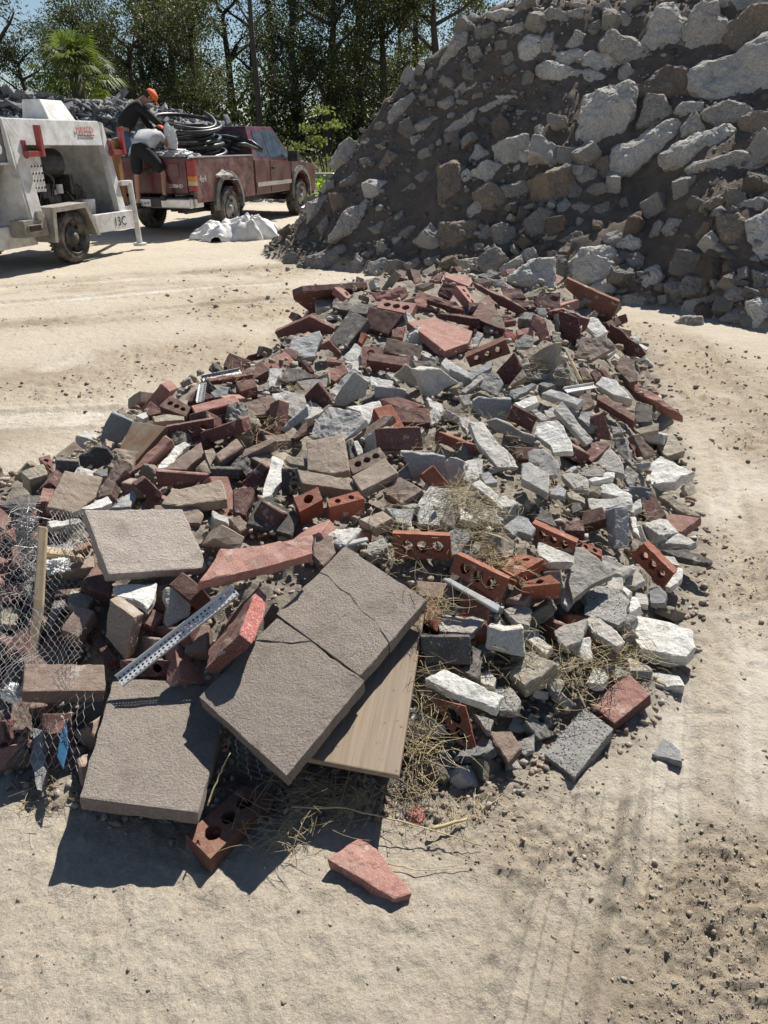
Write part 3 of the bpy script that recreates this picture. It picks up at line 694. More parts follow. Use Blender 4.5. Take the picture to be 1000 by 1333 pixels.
a('chunk','lg',[(590,985),(680,930),(770,990),(840,1030),(780,1050),(600,1040)],(0,18),lift=.07)
a('brick','mr',[(185,60),(240,72),(445,210),(425,245),(185,100)],(0,12),lift=.05)
a('brick','mr',[(330,140),(350,140),(445,205),(430,215)],(0,40),lift=.05)
a('chunk','wh',[(120,680),(300,640),(420,720),(410,760),(180,700)],(0,18),lift=.04)
a('chunk','wh',[(120,740),(410,730),(420,790),(250,810),(200,890),(130,800)],(0,18),lift=.04)
a('slab','bg',[(300,800),(395,785),(400,1060),(305,1070)],(-60,10),t=.06,lift=.09,jag=.01,lab='tall blue-grey concrete post standing upright left of the right-hand cored brick')
a('slab','wh',[(120,620),(250,568),(305,572),(300,608),(150,640)],(0,24),lift=.05)
a('slab','gy',[(175,500),(270,400),(330,470),(370,590),(230,560)],(0,12),lift=.03)
a('chunk','mr',[(45,430),(180,370),(260,370),(270,400),(150,510)],(0,12))
a('brick','mr',[(150,210),(230,180),(285,370),(180,350)],(-8,-5),lift=.02)
a('chunk','pg',[(270,265),(350,290),(360,320),(290,330)],(0,10))
a('chunk','pg',[(300,350),(370,350),(405,520),(320,440)],(6,8),lift=.02)
a('chunk','gy',[(65,590),(170,515),(240,560),(230,600),(130,600)],(0,12),lift=.02)
a('chunk','pg',[(380,520),(460,580),(410,690),(360,600)],(0,10))
a('chunk','dk',[(20,770),(80,770),(90,820),(20,840)],(0,10))
a('brick','mr',[(395,380),(440,400),(430,450)],(0,8))
a('chunk','wh',[(350,820),(470,740),(480,800),(420,840)],(0,12))
a('chunk','wh',[(400,860),(440,860),(470,1000),(420,960)],(0,10))
# --- tile H
a = T(700, 670, 4.1667)
a('cored','or',[(-30,45),(212,152),(182,222),(-25,125)],(14,-22),lift=.05,lab='orange red brick on edge showing three dark holes behind the grey wedge')
a('cored','or',[(215,138),(350,190),(345,225),(240,180)],(0,15),holes=2)
a('cored','or',[(498,215),(575,155),(738,318),(675,402)],(24,-20),lift=.07,lab='orange brick with three holes facing the camera at the right edge of the pile')
a('slab','gy',[(210,172),(250,175),(425,320),(290,380),(190,462),(160,340)],(-3,8),lift=.07,jag=.01)
a('chunk','pg',[(260,430),(330,380),(430,400),(500,460),(480,570),(440,600),(250,540)],(0,25),t=.1,lift=.03)
a('slab','gy',[(80,630),(150,590),(270,560),(230,690),(150,720)],(0,14),lift=.03)
a('slab','gy',[(250,570),(310,530),(400,600),(480,690),(430,720),(300,640)],(0,20),lift=.06)
a('slab','wh',[(490,620),(540,545),(640,565),(840,625),(850,720),(810,770),(560,725)],(-4,68),t=.09,lift=.02,lab='large flat white slab lying on the dirt at the right foot of the pile')
a('chunk','wh',[(570,845),(770,870),(800,930),(690,940),(600,900)],(0,68),t=.09,lift=.0,lab='white angular block just below the large flat white slab')
a('chunk','bg',[(600,400),(650,390),(705,430),(690,480),(610,480)],(0,10))
a('chunk','wh',[(450,400),(470,385),(515,420),(490,440)],(0,14))
a('chunk','wh',[(490,450),(530,440),(560,500),(500,530)],(0,12))
a('chunk','gy',[(530,420),(590,430),(600,490),(540,480)],(0,12))
a('chunk','gy',[(480,280),(520,265),(585,360),(530,390),(470,380)],(0,14))
a('chunk','gy',[(380,340),(460,340),(460,410),(370,400)],(0,30),lift=.03)
a('chunk','wh',[(690,390),(760,280),(790,290),(780,350),(720,400)],(0,10))
a('slab','lg',[(0,145),(30,150),(200,225),(190,262),(70,262),(0,220)],(0,14),lift=.07)
a('chunk','wh',[(205,720),(225,670),(290,660),(300,790),(250,795)],(-8,6),lift=.03)
a('chunk','wh',[(265,910),(300,830),(360,830),(385,880),(350,920)],(0,16))
a('slab','dk',[(660,190),(800,185),(955,245),(930,270),(740,225)],(0,22),lift=.09,jag=.005,t=.04,lab='dark grey plank sticking out over the dirt at the right edge')
a('chunk','gy',[(640,215),(740,225),(780,280),(700,260)],(0,12))
a('slab','wh',[(535,60),(560,55),(600,150),(570,150)],(-5,3),t=.03)
a('chunk','gy',[(130,390),(180,400),(200,450),(160,500),(120,470)],(0,14))
# --- tile G
a = T(500, 670, 4.545)
a('cored','or',[(48,110),(392,125),(400,265),(65,262)],(5,-22),lift=.03,lab='whole orange brick on edge with its holes in shade right of the brown brick')
a('cored','or',[(430,230),(735,380),(680,520),(388,330)],(22,-14),lift=.06)
a('cored','or',[(630,292),(820,232),(945,262),(770,365)],(4,60),lift=.04)
a('cored','or',[(810,430),(850,390),(985,355),(1045,405)],(0,92),t=.1,holes=1,hr=.26,lift=.08)
a('slab','dk',[(210,715),(515,715),(520,890),(240,880)],(0,-8),lift=.04,jag=.004)
a('slab','dk',[(515,770),(605,810),(550,970),(400,900),(520,880)],(0,8),lift=.01)
a('chunk','lg',[(615,655),(700,680),(825,665),(835,845),(750,830),(600,790)],(0,-26),t=.1,lift=.05,jag=.01)
a('brick','or',[(250,490),(312,510),(270,655),(235,640)],(4,4))
a('chunk','gy',[(310,480),(450,540),(600,620),(520,700),(330,690)],(0,14),lift=-.02)
a('paver','tb',[(590,90),(705,130),(700,250),(600,280),(550,240)],(6,4),lift=.02)
a('slab','gy',[(700,560),(800,510),(880,560),(860,660),(780,640)],(0,14))
a('chunk','lg',[(850,740),(900,710),(1000,780),(960,830)],(0,16))
a('brick','dk',[(710,130),(780,160),(760,240),(710,240)],(0,12))
# --- tile I
a = T(500, 860, 4.545)
a('slab','wh',[(240,105),(355,48),(710,212),(655,285),(430,200)],(-2,46),lift=.09,jag=.01,lab='long white slab resting just right of the plywood board')
a('slab','tn',[(740,80),(860,-60),(1000,0),(1030,20),(830,150)],(8,80),t=.1,lift=.03)
a('cored','or',[(280,220),(480,270),(560,570),(430,480)],(6,-6),holes=2,lift=-.02)
a('chunk','pg',[(650,150),(740,145),(815,240),(790,300),(680,300)],(0,12),lift=.02)
a('chunk','lg',[(565,75),(620,55),(665,100),(650,155),(570,130)],(0,14))
a('chunk','br',[(620,415),(745,400),(825,505),(735,600),(650,480)],(0,12),lift=.02)
a('chunk','gy',[(530,310),(650,350),(630,420),(600,410)],(0,8))
b = TR(500, 860, 4.545)
b('cl',[(210,620),(300,540),(400,700),(360,745),(240,700)],zone='pile',kindname='soil_clod')
b('rl',[(135,290),(180,280),(210,370),(370,390),(370,430),(130,470)],zone='pile',kindname='concrete_chunk')
b('cl',[(510,830),(600,780),(680,830),(685,920),(600,945),(530,900)],zone='ground',kindname='soil_clod')
b('cl',[(790,780),(880,750),(915,800),(860,840)],zone='ground',kindname='soil_clod')
b('red',[(120,900),(200,855),(250,890),(255,960),(200,1000),(120,985)],zone='ground',kindname='red_rock',lab='bright red lump of broken aggregate lying beside the thin twig')
# --- tile J
a = T(520, 740, 2.5)
a('brick','pg',[(605,448),(697,522),(570,680),(472,605)],(-4,20),lift=.02,lab='speckled grey brick lying flat on the dirt at the lower right')
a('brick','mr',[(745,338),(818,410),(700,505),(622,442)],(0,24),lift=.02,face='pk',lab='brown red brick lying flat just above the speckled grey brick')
a('slab','bg',[(820,605),(860,550),(915,590),(920,630)],(0,9),t=.02,lift=.015,lab='small dark grey shard alone on the bare dirt')
# --- foreground
a = T(0, 640, 4)
a('paver','pavl',[(440,95),(950,90),(1085,395),(565,430)],(-18,40),lift=.12,lab='large square taupe paver lying flat and fully sunlit at the left')
a('brick','tb',[(570,560),(700,655),(650,875),(545,755)],(48,-25),lift=.08,lab='tan block standing upright below the large sunlit square paver')
a('chunk','wh',[(590,500),(610,480),(820,470),(800,560),(770,610),(690,560),(600,545)],(0,10),lift=.06)
a('slab','gy',[(860,500),(1000,490),(990,640),(870,720)],(-14,6),lift=.03)
a('brick','dm',[(455,730),(500,710),(620,870),(550,890)],(5,8))
a('paver','mr',[(500,370),(590,480),(580,545),(415,480)],(0,10))
a('cored','dm',[(620,880),(1010,880),(1000,965),(640,960)],(0,-6),holes=3,lift=-.02)
a('chunk','tn',[(370,500),(500,540),(440,640),(355,575)],(0,12))
a('chunk','gy',[(290,510),(360,520),(330,600),(240,720)],(0,12))
a('brick','mr',[(775,165),(860,110),(880,215),(830,260)],(0,10))
a('brick','mr',[(60,280),(150,260),(140,400),(60,400)],(0,10))
a('brick','pk',[(0,335),(60,365),(0,375)],(0,8))
a('chunk','gy',[(100,480),(200,420),(260,470),(180,560)],(0,12))
a('brick','mr',[(0,740),(110,760),(100,830),(0,820)],(0,10))
a('slab','tn',[(0,560),(110,600),(90,700),(0,690)],(0,10))
P_ = lambda *k, **q: piece(*k, **q)
P_('brick','dm',[(438,0)],(0,0)) if False else None
piece('paver','paver',[(148,882),(215,886),(283,893),(290,945),(258,1058),(103,1038)],(1,9),lift=.055,lab='lower left square paver with a coarse textured top, half in shadow')
piece('paver','paver',[(240+250/2.776,680+428/2.776),(240+385/2.776,680+441/2.776),(240+462/2.776,680+432/2.776),(474,887),(373,1010),(259,907)],(2,10),lift=.10,pc=(410,848),lab='square textured paver at the front centre with its top corner broken off')
piece('paver','paver',[(361,804),(240+460/2.776,680+428/2.776),(240+388/2.776,680+436/2.776),(240+252/2.776,680+424/2.776)],(2,10),lift=.10,pc=(410,848),lab='small triangular corner piece broken off the front centre paver')
LL = lambda *q: [(240+x/2.776, 680+y/2.776) for x, y in q]
piece('paver','paver',LL((580,85),(875,280),(741,435),(688,354),(641,320),(598,260),(561,238),(518,192),(490,181)),(2,10),lift=.105,pc=(410,848),lab='right half of the cracked square paver resting on the plywood')
piece('paver','paver',LL((489,182),(517,193),(560,239),(597,261),(640,321),(687,355),(740,436),(635,555),(332,330)),(2,10),lift=.105,pc=(410,848),lab='left half of the cracked square paver resting on the plywood')
piece('board','board',LL((520,170),(883,228),(775,915),(430,850)),(1,6),t=.02,lift=.045,jag=0,name='plywood_board',lab='weathered plywood board lying under the cracked square paver')
piece('slab','pk',LL((130,100),(462,48),(466,110),(400,132),(56,215)),(0,12),lift=.17,jag=.008,face='pk',lab='broken pink slab with a rough red end above the perforated metal strip')
piece('slab','mr',LL((268,232),(300,265),(293,340),(245,440),(198,402)),(-46,48),t=.17,lift=.10,face='red',jag=.01,lab='leaning maroon fragment with a bright pink broken face')
piece('brick','br',LL((470,50),(535,45),(550,110),(500,160),(465,120)),(0,8),lift=.0)
piece('brick','br',[(32,864),(136,865),(138,890),(137,899),(30,900)],(-1,13),lift=.12,lab='thick brown brick lying flat on the wire netting at the left')
piece('cored','bo',[(242,1086),(316,1022),(355,1036),(274,1118)],(1,10),lift=.03,lab='brick with three round holes lying on the dirt at the very front')
piece('slab','pk',[(427,1118),(474,1087),(492,1105),(536,1163),(514,1170)],(-1,13),lift=.02,jag=.01,face='pk',lab='pink wedge of broken paver alone on the dirt in front')
piece('slab','bg',[(40,945),(57,950),(58,1000),(47,1028),(38,990)],(2,2),t=.02,lift=.05,name='slate_shard')
piece('slab','br',[(14,900),(40,885),(36,950),(15,950)],(4,4),t=.03,lift=.03)
rock('rb',[(58,1000),(86,1000),(85,1018),(66,1030),(50,1028)],zone='pile',kindname='concrete_chunk')
rock('rb',[(160,1058),(176,1050),(215,1058),(208,1078),(180,1090)],zone='pile',kindname='concrete_chunk')
# ---------------------------------------------------------------- boulders of the big mound
m = TR(400, 0, 3.125); PL, GR, BR = 'rl', 'rk', 'rb'
for c_, pts in [
 (PL,[(735,60),(800,35),(880,55),(870,100),(800,120)]),(GR,[(685,120),(760,95),(790,140),(750,175),(690,165)]),(GR,[(800,120),(880,95),(900,140),(850,160)]),
 (PL,[(855,190),(900,140),(960,160),(945,270),(900,285),(860,250)]),(GR,[(950,170),(1000,140),(1000,270),(960,250)]),(BR,[(960,300),(1000,265),(1010,340),(970,345)]),
 (GR,[(790,230),(830,210),(850,260),(800,275)]),(GR,[(520,300),(600,150),(650,135),(650,200),(560,290)]),(GR,[(325,480),(370,420),(430,380),(450,410),(400,480),(340,520)]),
 (GR,[(440,510),(520,470),(550,500),(540,545),(450,540)]),(GR,[(530,420),(590,390),(610,430),(570,470)]),(GR,[(280,590),(350,560),(370,600),(300,610)]),
 (BR,[(290,680),(330,615),(370,640),(375,670),(300,710)]),(PL,[(225,750),(250,735),(350,745),(355,820),(320,845),(240,800)]),(GR,[(90,980),(150,870),(240,820),(310,880),(240,930),(130,985)]),
 (GR,[(0,1050),(150,1005),(190,1030),(160,1070),(80,1110),(0,1130)]),(GR,[(0,830),(90,790),(80,870),(0,910)]),(BR,[(90,790),(170,790),(170,840),(110,870)]),
 (GR,[(135,750),(200,700),(245,720),(190,760)]),(GR,[(215,650),(240,640),(300,650),(290,690),(240,690)]),(GR,[(345,970),(385,960),(385,1010),(360,1030)]),
 (GR,[(320,900),(390,860),(395,900),(340,940)]),(GR,[(175,1100),(200,1035),(240,1060),(240,1120),(180,1130)]),(GR,[(250,1080),(320,1050),(340,1090),(320,1130),(260,1130)]),
 (BR,[(530,690),(600,665),(640,690),(650,900),(545,920)]),(BR,[(540,910),(700,900),(700,970),(600,1020),(550,1010)]),(PL,[(610,720),(650,690),(695,740),(650,765),(615,750)]),
 (PL,[(675,700),(730,655),(810,680),(800,750),(720,750)]),(BR,[(675,790),(740,740),(810,790),(810,850),(760,885),(700,850)]),(GR,[(790,760),(900,740),(915,780),(880,805),(810,805)]),
 (GR,[(650,850),(700,810),(720,830),(700,905),(660,890)]),(GR,[(755,930),(790,910),(850,930),(855,1010),(800,1030),(760,990)]),(GR,[(885,900),(950,855),(1000,870),(1000,1000),(920,1000),(890,950)]),
 (PL,[(860,620),(900,615),(935,650),(920,690),(870,680)]),(GR,[(690,590),(760,640),(690,670),(660,650)]),(BR,[(750,500),(790,465),(830,530),(830,600),(770,600)]),
 (PL,[(700,440),(790,405),(810,425),(720,460)]),(PL,[(765,390),(850,390),(860,405),(790,410)]),(GR,[(560,535),(640,480),(690,445),(680,500),(600,560)]),
 (GR,[(510,600),(540,565),(555,590),(540,635)]),(GR,[(710,340),(750,335),(750,370),(720,375)]),(GR,[(645,365),(690,335),(700,350),(660,370)]),
 (PL,[(820,1130),(920,1060),(1000,1060),(1010,1180),(900,1190),(830,1160)]),(GR,[(785,1090),(870,1040),(880,1080),(800,1120)]),(GR,[(870,1030),(920,1010),(940,1050),(890,1075)]),
 (GR,[(440,720),(490,690),(510,710),(470,750)]),(GR,[(655,195),(700,190),(720,250),(670,270)]),(GR,[(380,780),(430,745),(450,770),(400,800)]),(GR,[(850,450),(900,450),(900,490),(860,490)]),
 (GR,[(600,370),(640,330),(660,380),(620,400)]),(GR,[(420,560),(470,550),(470,600),(430,610)]),(GR,[(40,920),(80,880),(90,930),(60,960)]),(GR,[(250,930),(310,900),(330,940),(290,980)]),
 (GR,[(390,1080),(450,1050),(470,1090),(420,1120)]),(GR,[(480,1060),(540,1040),(560,1080),(500,1100)]),(GR,[(600,1060),(700,1050),(730,1100),(640,1110)]),(GR,[(840,680),(865,670),(865,720),(835,730)])]:
    m(c_, pts, deep=.6)
m = TR(700, 0, 3.3333)
LB = {0:'long pale slab lying on top of another at the upper left of the right-hand slope',1:'lower of the two long pale slabs stacked near the mound crest',10:'upright pale block with a brown stripe in the middle of the mound',
 7:'huge pale grey slab filling the right edge of the photo high on the mound',11:'long pale slab tilted up to the right with a small rust-red stain, above bare soil',12:'second long tilted slab just right of the one with the rust-red stain',
 6:'domed tan boulder just left of the huge pale grey slab',4:'tall pointed pale boulder standing near the crest of the mound',5:'tall rounded grey slab standing left of the huge pale grey slab',
 26:'large pale boulder at the mound foot right behind the dark red slab',25:'rough upright boulder at the far right above the mound foot'}
for i, (c_, pts) in enumerate([
 (PL,[(100,245),(160,225),(270,250),(355,270),(335,330),(260,335),(110,290)]),(PL,[(20,310),(50,290),(330,355),(325,410),(270,410),(30,350)]),
 (GR,[(280,210),(320,170),(400,180),(480,240),(520,310),(470,365),(420,290),(300,250)]),(GR,[(355,310),(390,290),(420,320),(410,400),(360,400)]),
 (PL,[(455,200),(530,60),(590,45),(635,110),(635,220),(600,310),(520,300)]),(GR,[(640,170),(690,60),(770,40),(825,130),(800,230),(700,330),(640,320)]),
 (BR,[(430,390),(560,300),(640,330),(690,430),(600,460),(430,440)]),(PL,[(675,350),(760,290),(1000,190),(1100,170),(1100,480),(940,500),(720,470),(690,420)]),
 (BR,[(790,270),(820,130),(950,40),(1100,40),(1100,190),(850,250)]),(GR,[(780,0),(800,-40),(1100,-60),(1100,30),(900,60),(820,110),(770,30)]),
 (PL,[(180,620),(215,450),(260,425),(390,390),(420,440),(390,560),(300,690),(200,670)]),(PL,[(310,720),(340,680),(560,550),(620,570),(610,620),(420,770),(330,795)]),
 (PL,[(550,690),(600,640),(800,560),(830,600),(800,650),(640,740),(570,720)]),(GR,[(660,740),(850,665),(900,680),(950,740),(700,780)]),(GR,[(720,500),(820,460),(920,490),(880,590),(780,590)]),
 (BR,[(885,530),(960,505),(1020,510),(1020,680),(950,685),(890,600)]),(GR,[(440,560),(480,430),(540,430),(580,500),(540,560)]),(GR,[(600,490),(630,450),(710,450),(710,510),(650,520)]),
 (GR,[(625,560),(680,495),(720,570),(690,605),(630,600)]),(GR,[(470,570),(505,530),(510,570),(480,590)]),(BR,[(700,920),(720,880),(820,840),(850,880),(800,920)]),(GR,[(540,1000),(570,950),(630,960),(630,1040),(560,1030)]),
 (BR,[(685,1020),(720,970),(760,960),(760,1010),(700,1040)]),(BR,[(780,940),(870,930),(905,970),(910,1085),(830,1080),(785,1040)]),(GR,[(855,890),(960,860),(1000,870),(980,920),(870,930)]),
 (PL,[(910,960),(1020,920),(1020,1220),(940,1180),(910,1050)]),(PL,[(130,1150),(200,1100),(320,1085),(375,1140),(370,1240),(180,1230),(130,1200)]),(PL,[(330,1060),(400,1020),(445,1050),(440,1090),(350,1100)]),
 (GR,[(370,1110),(440,1095),(465,1120),(450,1170),(400,1180)]),(PL,[(435,1210),(470,1170),(520,1155),(550,1200),(530,1260),(450,1270)]),(GR,[(210,1260),(290,1205),(350,1270),(300,1290)]),
 (GR,[(620,1250),(640,1200),(700,1230),(770,1220),(770,1280),(630,1290)]),(GR,[(710,1300),(780,1270),(800,1290),(740,1330)]),(GR,[(800,1290),(850,1250),(930,1270),(930,1333),(800,1333)]),
 (GR,[(370,1290),(430,1275),(490,1310),(470,1333),(360,1333)]),(GR,[(10,190),(40,150),(70,200),(50,280),(20,260)]),(GR,[(100,260),(160,150),(200,160),(180,220)]),(BR,[(240,710),(300,690),(310,780),(270,780)]),
 (GR,[(160,780),(200,730),(250,750),(240,800),(190,810)]),(GR,[(145,900),(180,880),(230,900),(200,970)]),(GR,[(80,900),(120,860),(150,890),(130,960),(90,950)]),(GR,[(240,900),(310,880),(320,950),(260,970)]),
 (GR,[(90,1050),(170,1005),(220,1040),(150,1080)]),(GR,[(20,1040),(60,990),(100,1030),(50,1070)]),(GR,[(0,90),(60,40),(130,70),(120,110),(40,120)]),(GR,[(100,60),(200,40),(200,90),(130,100)]),
 (GR,[(130,15),(200,20),(240,60),(180,70)]),(GR,[(330,70),(380,65),(420,110),(400,150),(340,130)]),(GR,[(410,80),(460,55),(490,90),(450,110)]),(BR,[(420,190),(480,110),(520,90),(480,180)]),
 (GR,[(620,60),(660,50),(680,90),(640,120)]),(GR,[(210,120),(270,90),(280,140),(230,150)]),(PL,[(905,1310),(960,1290),(1020,1300),(1020,1460),(930,1440)]),(GR,[(930,1180),(1000,1200),(1010,1280),(940,1270)]),
 (GR,[(930,870),(1000,830),(1020,870),(960,900)]),(GR,[(0,0),(60,-20),(90,30),(40,50)]),(GR,[(250,30),(300,10),(330,50),(290,80)])]):
    m(c_, pts, deep=.55 if i in (0,1,11,12,13) else .6, lab=LB.get(i), up=.55 if i in (7,11,12,0,1,26) else .35)
rock('rk', [(877,420),(890,410),(915,412),(918,428),(900,437),(880,435)], zone='ground', kindname='boulder', lab='lone grey boulder on the dirt right of the red slabs')
rock('rk', [(388,350),(392,340),(425,328),(440,335),(428,352),(400,360)], zone='mound', kindname='boulder')
# ---------------------------------------------------------------- fill: chunk and brick prototypes, copied
def proto_chunk(seed, flat=.6):
    rs = random.Random(seed); bm = bmesh.new(); k = rs.randrange(4, 7)
    for i in range(k):
        a = i * 6.283 / k + rs.uniform(-.35, .35); r = rs.uniform(.38, .55)
        for z in (-1, 1): bm.verts.new((math.cos(a) * r * 1.15, math.sin(a) * r * .8, z * flat * .5 * rs.uniform(.7, 1.1)))
    for _ in range(2): bm.verts.new((rs.uniform(-.4, .4), rs.uniform(-.3, .3), rs.choice((-1, 1)) * flat * .55))
    bmesh.ops.convex_hull(bm, input=bm.verts); bmesh.ops.delete(bm, geom=[v for v in bm.verts if not v.link_faces], context='VERTS')
    bmesh.ops.dissolve_limit(bm, angle_limit=R_(12), verts=bm.verts, edges=bm.edges)
    try: bmesh.ops.bevel(bm, geom=list(bm.edges), offset=.02, segments=1, profile=.5, affect='EDGES', clamp_overlap=True)
    except Exception: pass
    bmesh.ops.triangulate(bm, faces=bm.faces); subdiv_to(bm, .11, 4); rough_up(bm, .045, 3.2, seed); rough_up(bm, .02, 11, seed + 2)
    bmesh.ops.recalc_face_normals(bm, faces=bm.faces); me = bpy.data.meshes.new('concrete_chunk'); bm.to_mesh(me); bm.free(); me.materials.append(M['gy']); return me
def proto_brick(seed, L):
    rs = random.Random(seed); bm = bmesh.new()
    bmesh.ops.create_cube(bm, size=1.0, matrix=Matrix.Diagonal((L, .095, .06, 1)))
    for v in bm.verts:
        if v.co.x > 0 and L < .19: v.co.x += rs.uniform(-.03, .02)
    bmesh.ops.bevel(bm, geom=list(bm.edges), offset=.004, segments=1, affect='EDGES', clamp_overlap=True)
    bmesh.ops.triangulate(bm, faces=bm.faces); subdiv_to(bm, .035, 3); rough_up(bm, .003, 20, seed)
    me = bpy.data.meshes.new('brick'); bm.to_mesh(me); bm.free(); me.materials.append(M['mr']); return me
def proto_flake(seed):
    rs = random.Random(seed); bm = bmesh.new(); k = rs.randrange(4, 7); P = []
    for i in range(k):
        a = i * 6.283 / k + rs.uniform(-.4, .4); r = rs.uniform(.35, .6); P.append((math.cos(a) * r * 1.2, math.sin(a) * r * .8))
    A = [bm.verts.new((x, y, .09)) for x, y in P]; B = [bm.verts.new((x * rs.uniform(.8, 1.05), y * rs.uniform(.8, 1.05), -.09)) for x, y in P]
    bm.faces.new(A); bm.faces.new(B[::-1])
    for i in range(k): bm.faces.new([A[(i + 1) % k], A[i], B[i], B[(i + 1) % k]])
    bmesh.ops.triangulate(bm, faces=bm.faces); subdiv_to(bm, .3, 2); rough_up(bm, .05, 4, seed)
    bmesh.ops.recalc_face_normals(bm, faces=bm.faces); me = bpy.data.meshes.new('asphalt_slab'); bm.to_mesh(me); bm.free(); me.materials.append(M['as']); return me
PFK = [proto_flake(300 + i) for i in range(9)]
PCH = [proto_chunk(100 + i, .35 + .06 * i) for i in range(8)]; PFL = [proto_chunk(200 + i, .26) for i in range(5)]
PBR = [proto_brick(1, .2), proto_brick(2, .2), proto_brick(3, .12), proto_brick(4, .09)]
def put(me, nm, mat, p, rot, sc, zone, kind, size):
    o = bpy.data.objects.new(nm, me); COL.objects.link(o); o.location = p; o.rotation_euler = rot; o.scale = sc
    o.material_slots[0].link = 'OBJECT'; o.material_slots[0].material = M[mat]
    q = proj(p); REG.append(dict(o=o, kind=kind, col=mat, px=(q[0], q[1]), size=size, lab=None, zone=zone, n=0, stand=False, fill=True)); return o
rs = random.Random(42); taken = [r['px'] for r in REG if r['zone'] == 'pile']; lab_px = [r['px'] for r in REG if r['lab'] and r['zone'] == 'pile']
nb = nc = 0; tries = 0
while (nb < 105 or nc < 165) and tries < 30000:
    tries += 1
    # sample evenly over the picture of the pile so that near and far parts fill alike
    px, py = rs.uniform(-20, 940), rs.uniform(365, 1075)
    z = hit(px, py) if False else None
    g = atg(px, py, .35 if py < 900 else .15); x, y = g.x, g.y
    dd = float(pdist(np.array([x]), np.array([y]), PILE)[0])
    if dd < .05 or y > 7.5 or (x > -0.9 and x < .35 and y < 2.1 and y > 1.3 and rs.random() < .75): continue
    px, py, dz = proj((x, y, surf_pile(x, y)))
    near = min((abs(px - t[0]) + abs(py - t[1])) for t in taken)
    if near < (15 + 30 / dz) or (250 < px < 540 and py > 915) or (130 < px < 305 and 850 < py < 1065) or (100 < px < 280 and 650 < py < 765) or (255 < px < 560 and 705 < py < 1010): continue
    if min(math.hypot(px - t[0], py - t[1]) for t in lab_px) < 26 + 40 / dz: continue
    left = px < 420 or py < 430
    brick = rs.random() < (.62 if left else .04 if py > 800 else .16)
    if brick and nb >= 105 or (not brick and nc >= 165): continue
    zz = surf_pile(x, y) - rs.uniform(.02, .06)
    taken.append((px, py))
    rot = (rs.gauss(0, .45), rs.gauss(0, .45), rs.uniform(0, 6.28))
    if brick:
        c_ = rs.choice(['mr', 'mr', 'dm', 'br', 'pk', 'tb'] if py < 430 or px < 420 else ['or', 'mr', 'br'])
        put(rs.choice(PBR), 'brick', c_, (x, y, zz), rot, (1, 1, 1), 'pile', 'brick', .16); nb += 1
    else:
        s = rs.uniform(.09, .2) if y > 2 else rs.uniform(.06, .13)
        c_ = rs.choice(['gy', 'lg', 'wh', 'tn', 'bg', 'pg', 'lg', 'wh'] if px > 420 else ['gy', 'tn', 'wh', 'dk', 'tb'])
        put(rs.choice(PCH + PFL * 2), 'concrete_chunk', c_, (x, y, zz), rot, (s, s, s), 'pile', 'chunk', s); nc += 1
# mound fill
nm_ = 0; tries = 0; takm = [(r['px'], r['size'] * F / 9) for r in REG if r['zone'] == 'mound']
while nm_ < 175 and tries < 20000:
    tries += 1
    px, py = rs.uniform(372, 1010), rs.uniform(-6, 425)
    z = hit(px, py)
    if z >= 13.4: continue
    p = EYE + ray(px, py) * z
    if mound_h(np.array([p.x]), np.array([p.y]))[0] < .02 or p.y > 13: continue
    # keep the bare soil patches of the photo bare
    if any(((px - cx) / rx) ** 2 + ((py - cy) / ry) ** 2 < 1 and rs.random() < .97 for cx, cy, rx, ry in [(848,285,92,55),(548,262,34,60),(702,165,42,55),(522,215,30,32),(650,95,34,28),(700,240,45,28),(880,335,45,35)]): continue
    if min(math.hypot(px - t[0][0], py - t[0][1]) - t[1] * .42 for t in takm) < 4: continue
    s = rs.choice([rs.uniform(.11, .2), rs.uniform(.18, .36)]) * (1.5 if px > 660 and py < 260 else 1.4 if px < 520 and py > 200 else 1) * (1.15 if py < 60 else 1)
    takm.append(((px, py), s * F / 9))
    put(rs.choice(PCH + PFL), 'boulder', rs.choice(['rk', 'rk', 'rk', 'rb', 'rl']), p + Vector((0, 0, s * .05)), (rs.gauss(0, .6), rs.gauss(0, .6), rs.uniform(0, 6.28)), (s, s, s * rs.uniform(.9, 1.5)), 'mound', 'boulder', s); nm_ += 1
# grey heap behind: slabs of broken road
for i in range(290):
    px, py = rs.uniform(-15, 330), rs.uniform(100, 205); z = hit(px, py)
    if z > 32 or z == 13.0: continue
    p = EYE + ray(px, py) * z
    if p.y < 21 or heap_h(np.array([p.x]), np.array([p.y]))[0] < .1: continue
    s = rs.choice([rs.uniform(.25, .6), rs.uniform(.4, 1.0)])
    put(rs.choice(PFK), 'asphalt_slab', 'as', p + Vector((0, 0, .02)), (rs.gauss(-.2, .55), rs.gauss(.25, .4), rs.uniform(0, 6.28)), (s * 1.3, s, s * rs.uniform(.5, 1)), 'heap', 'asphalt', s)
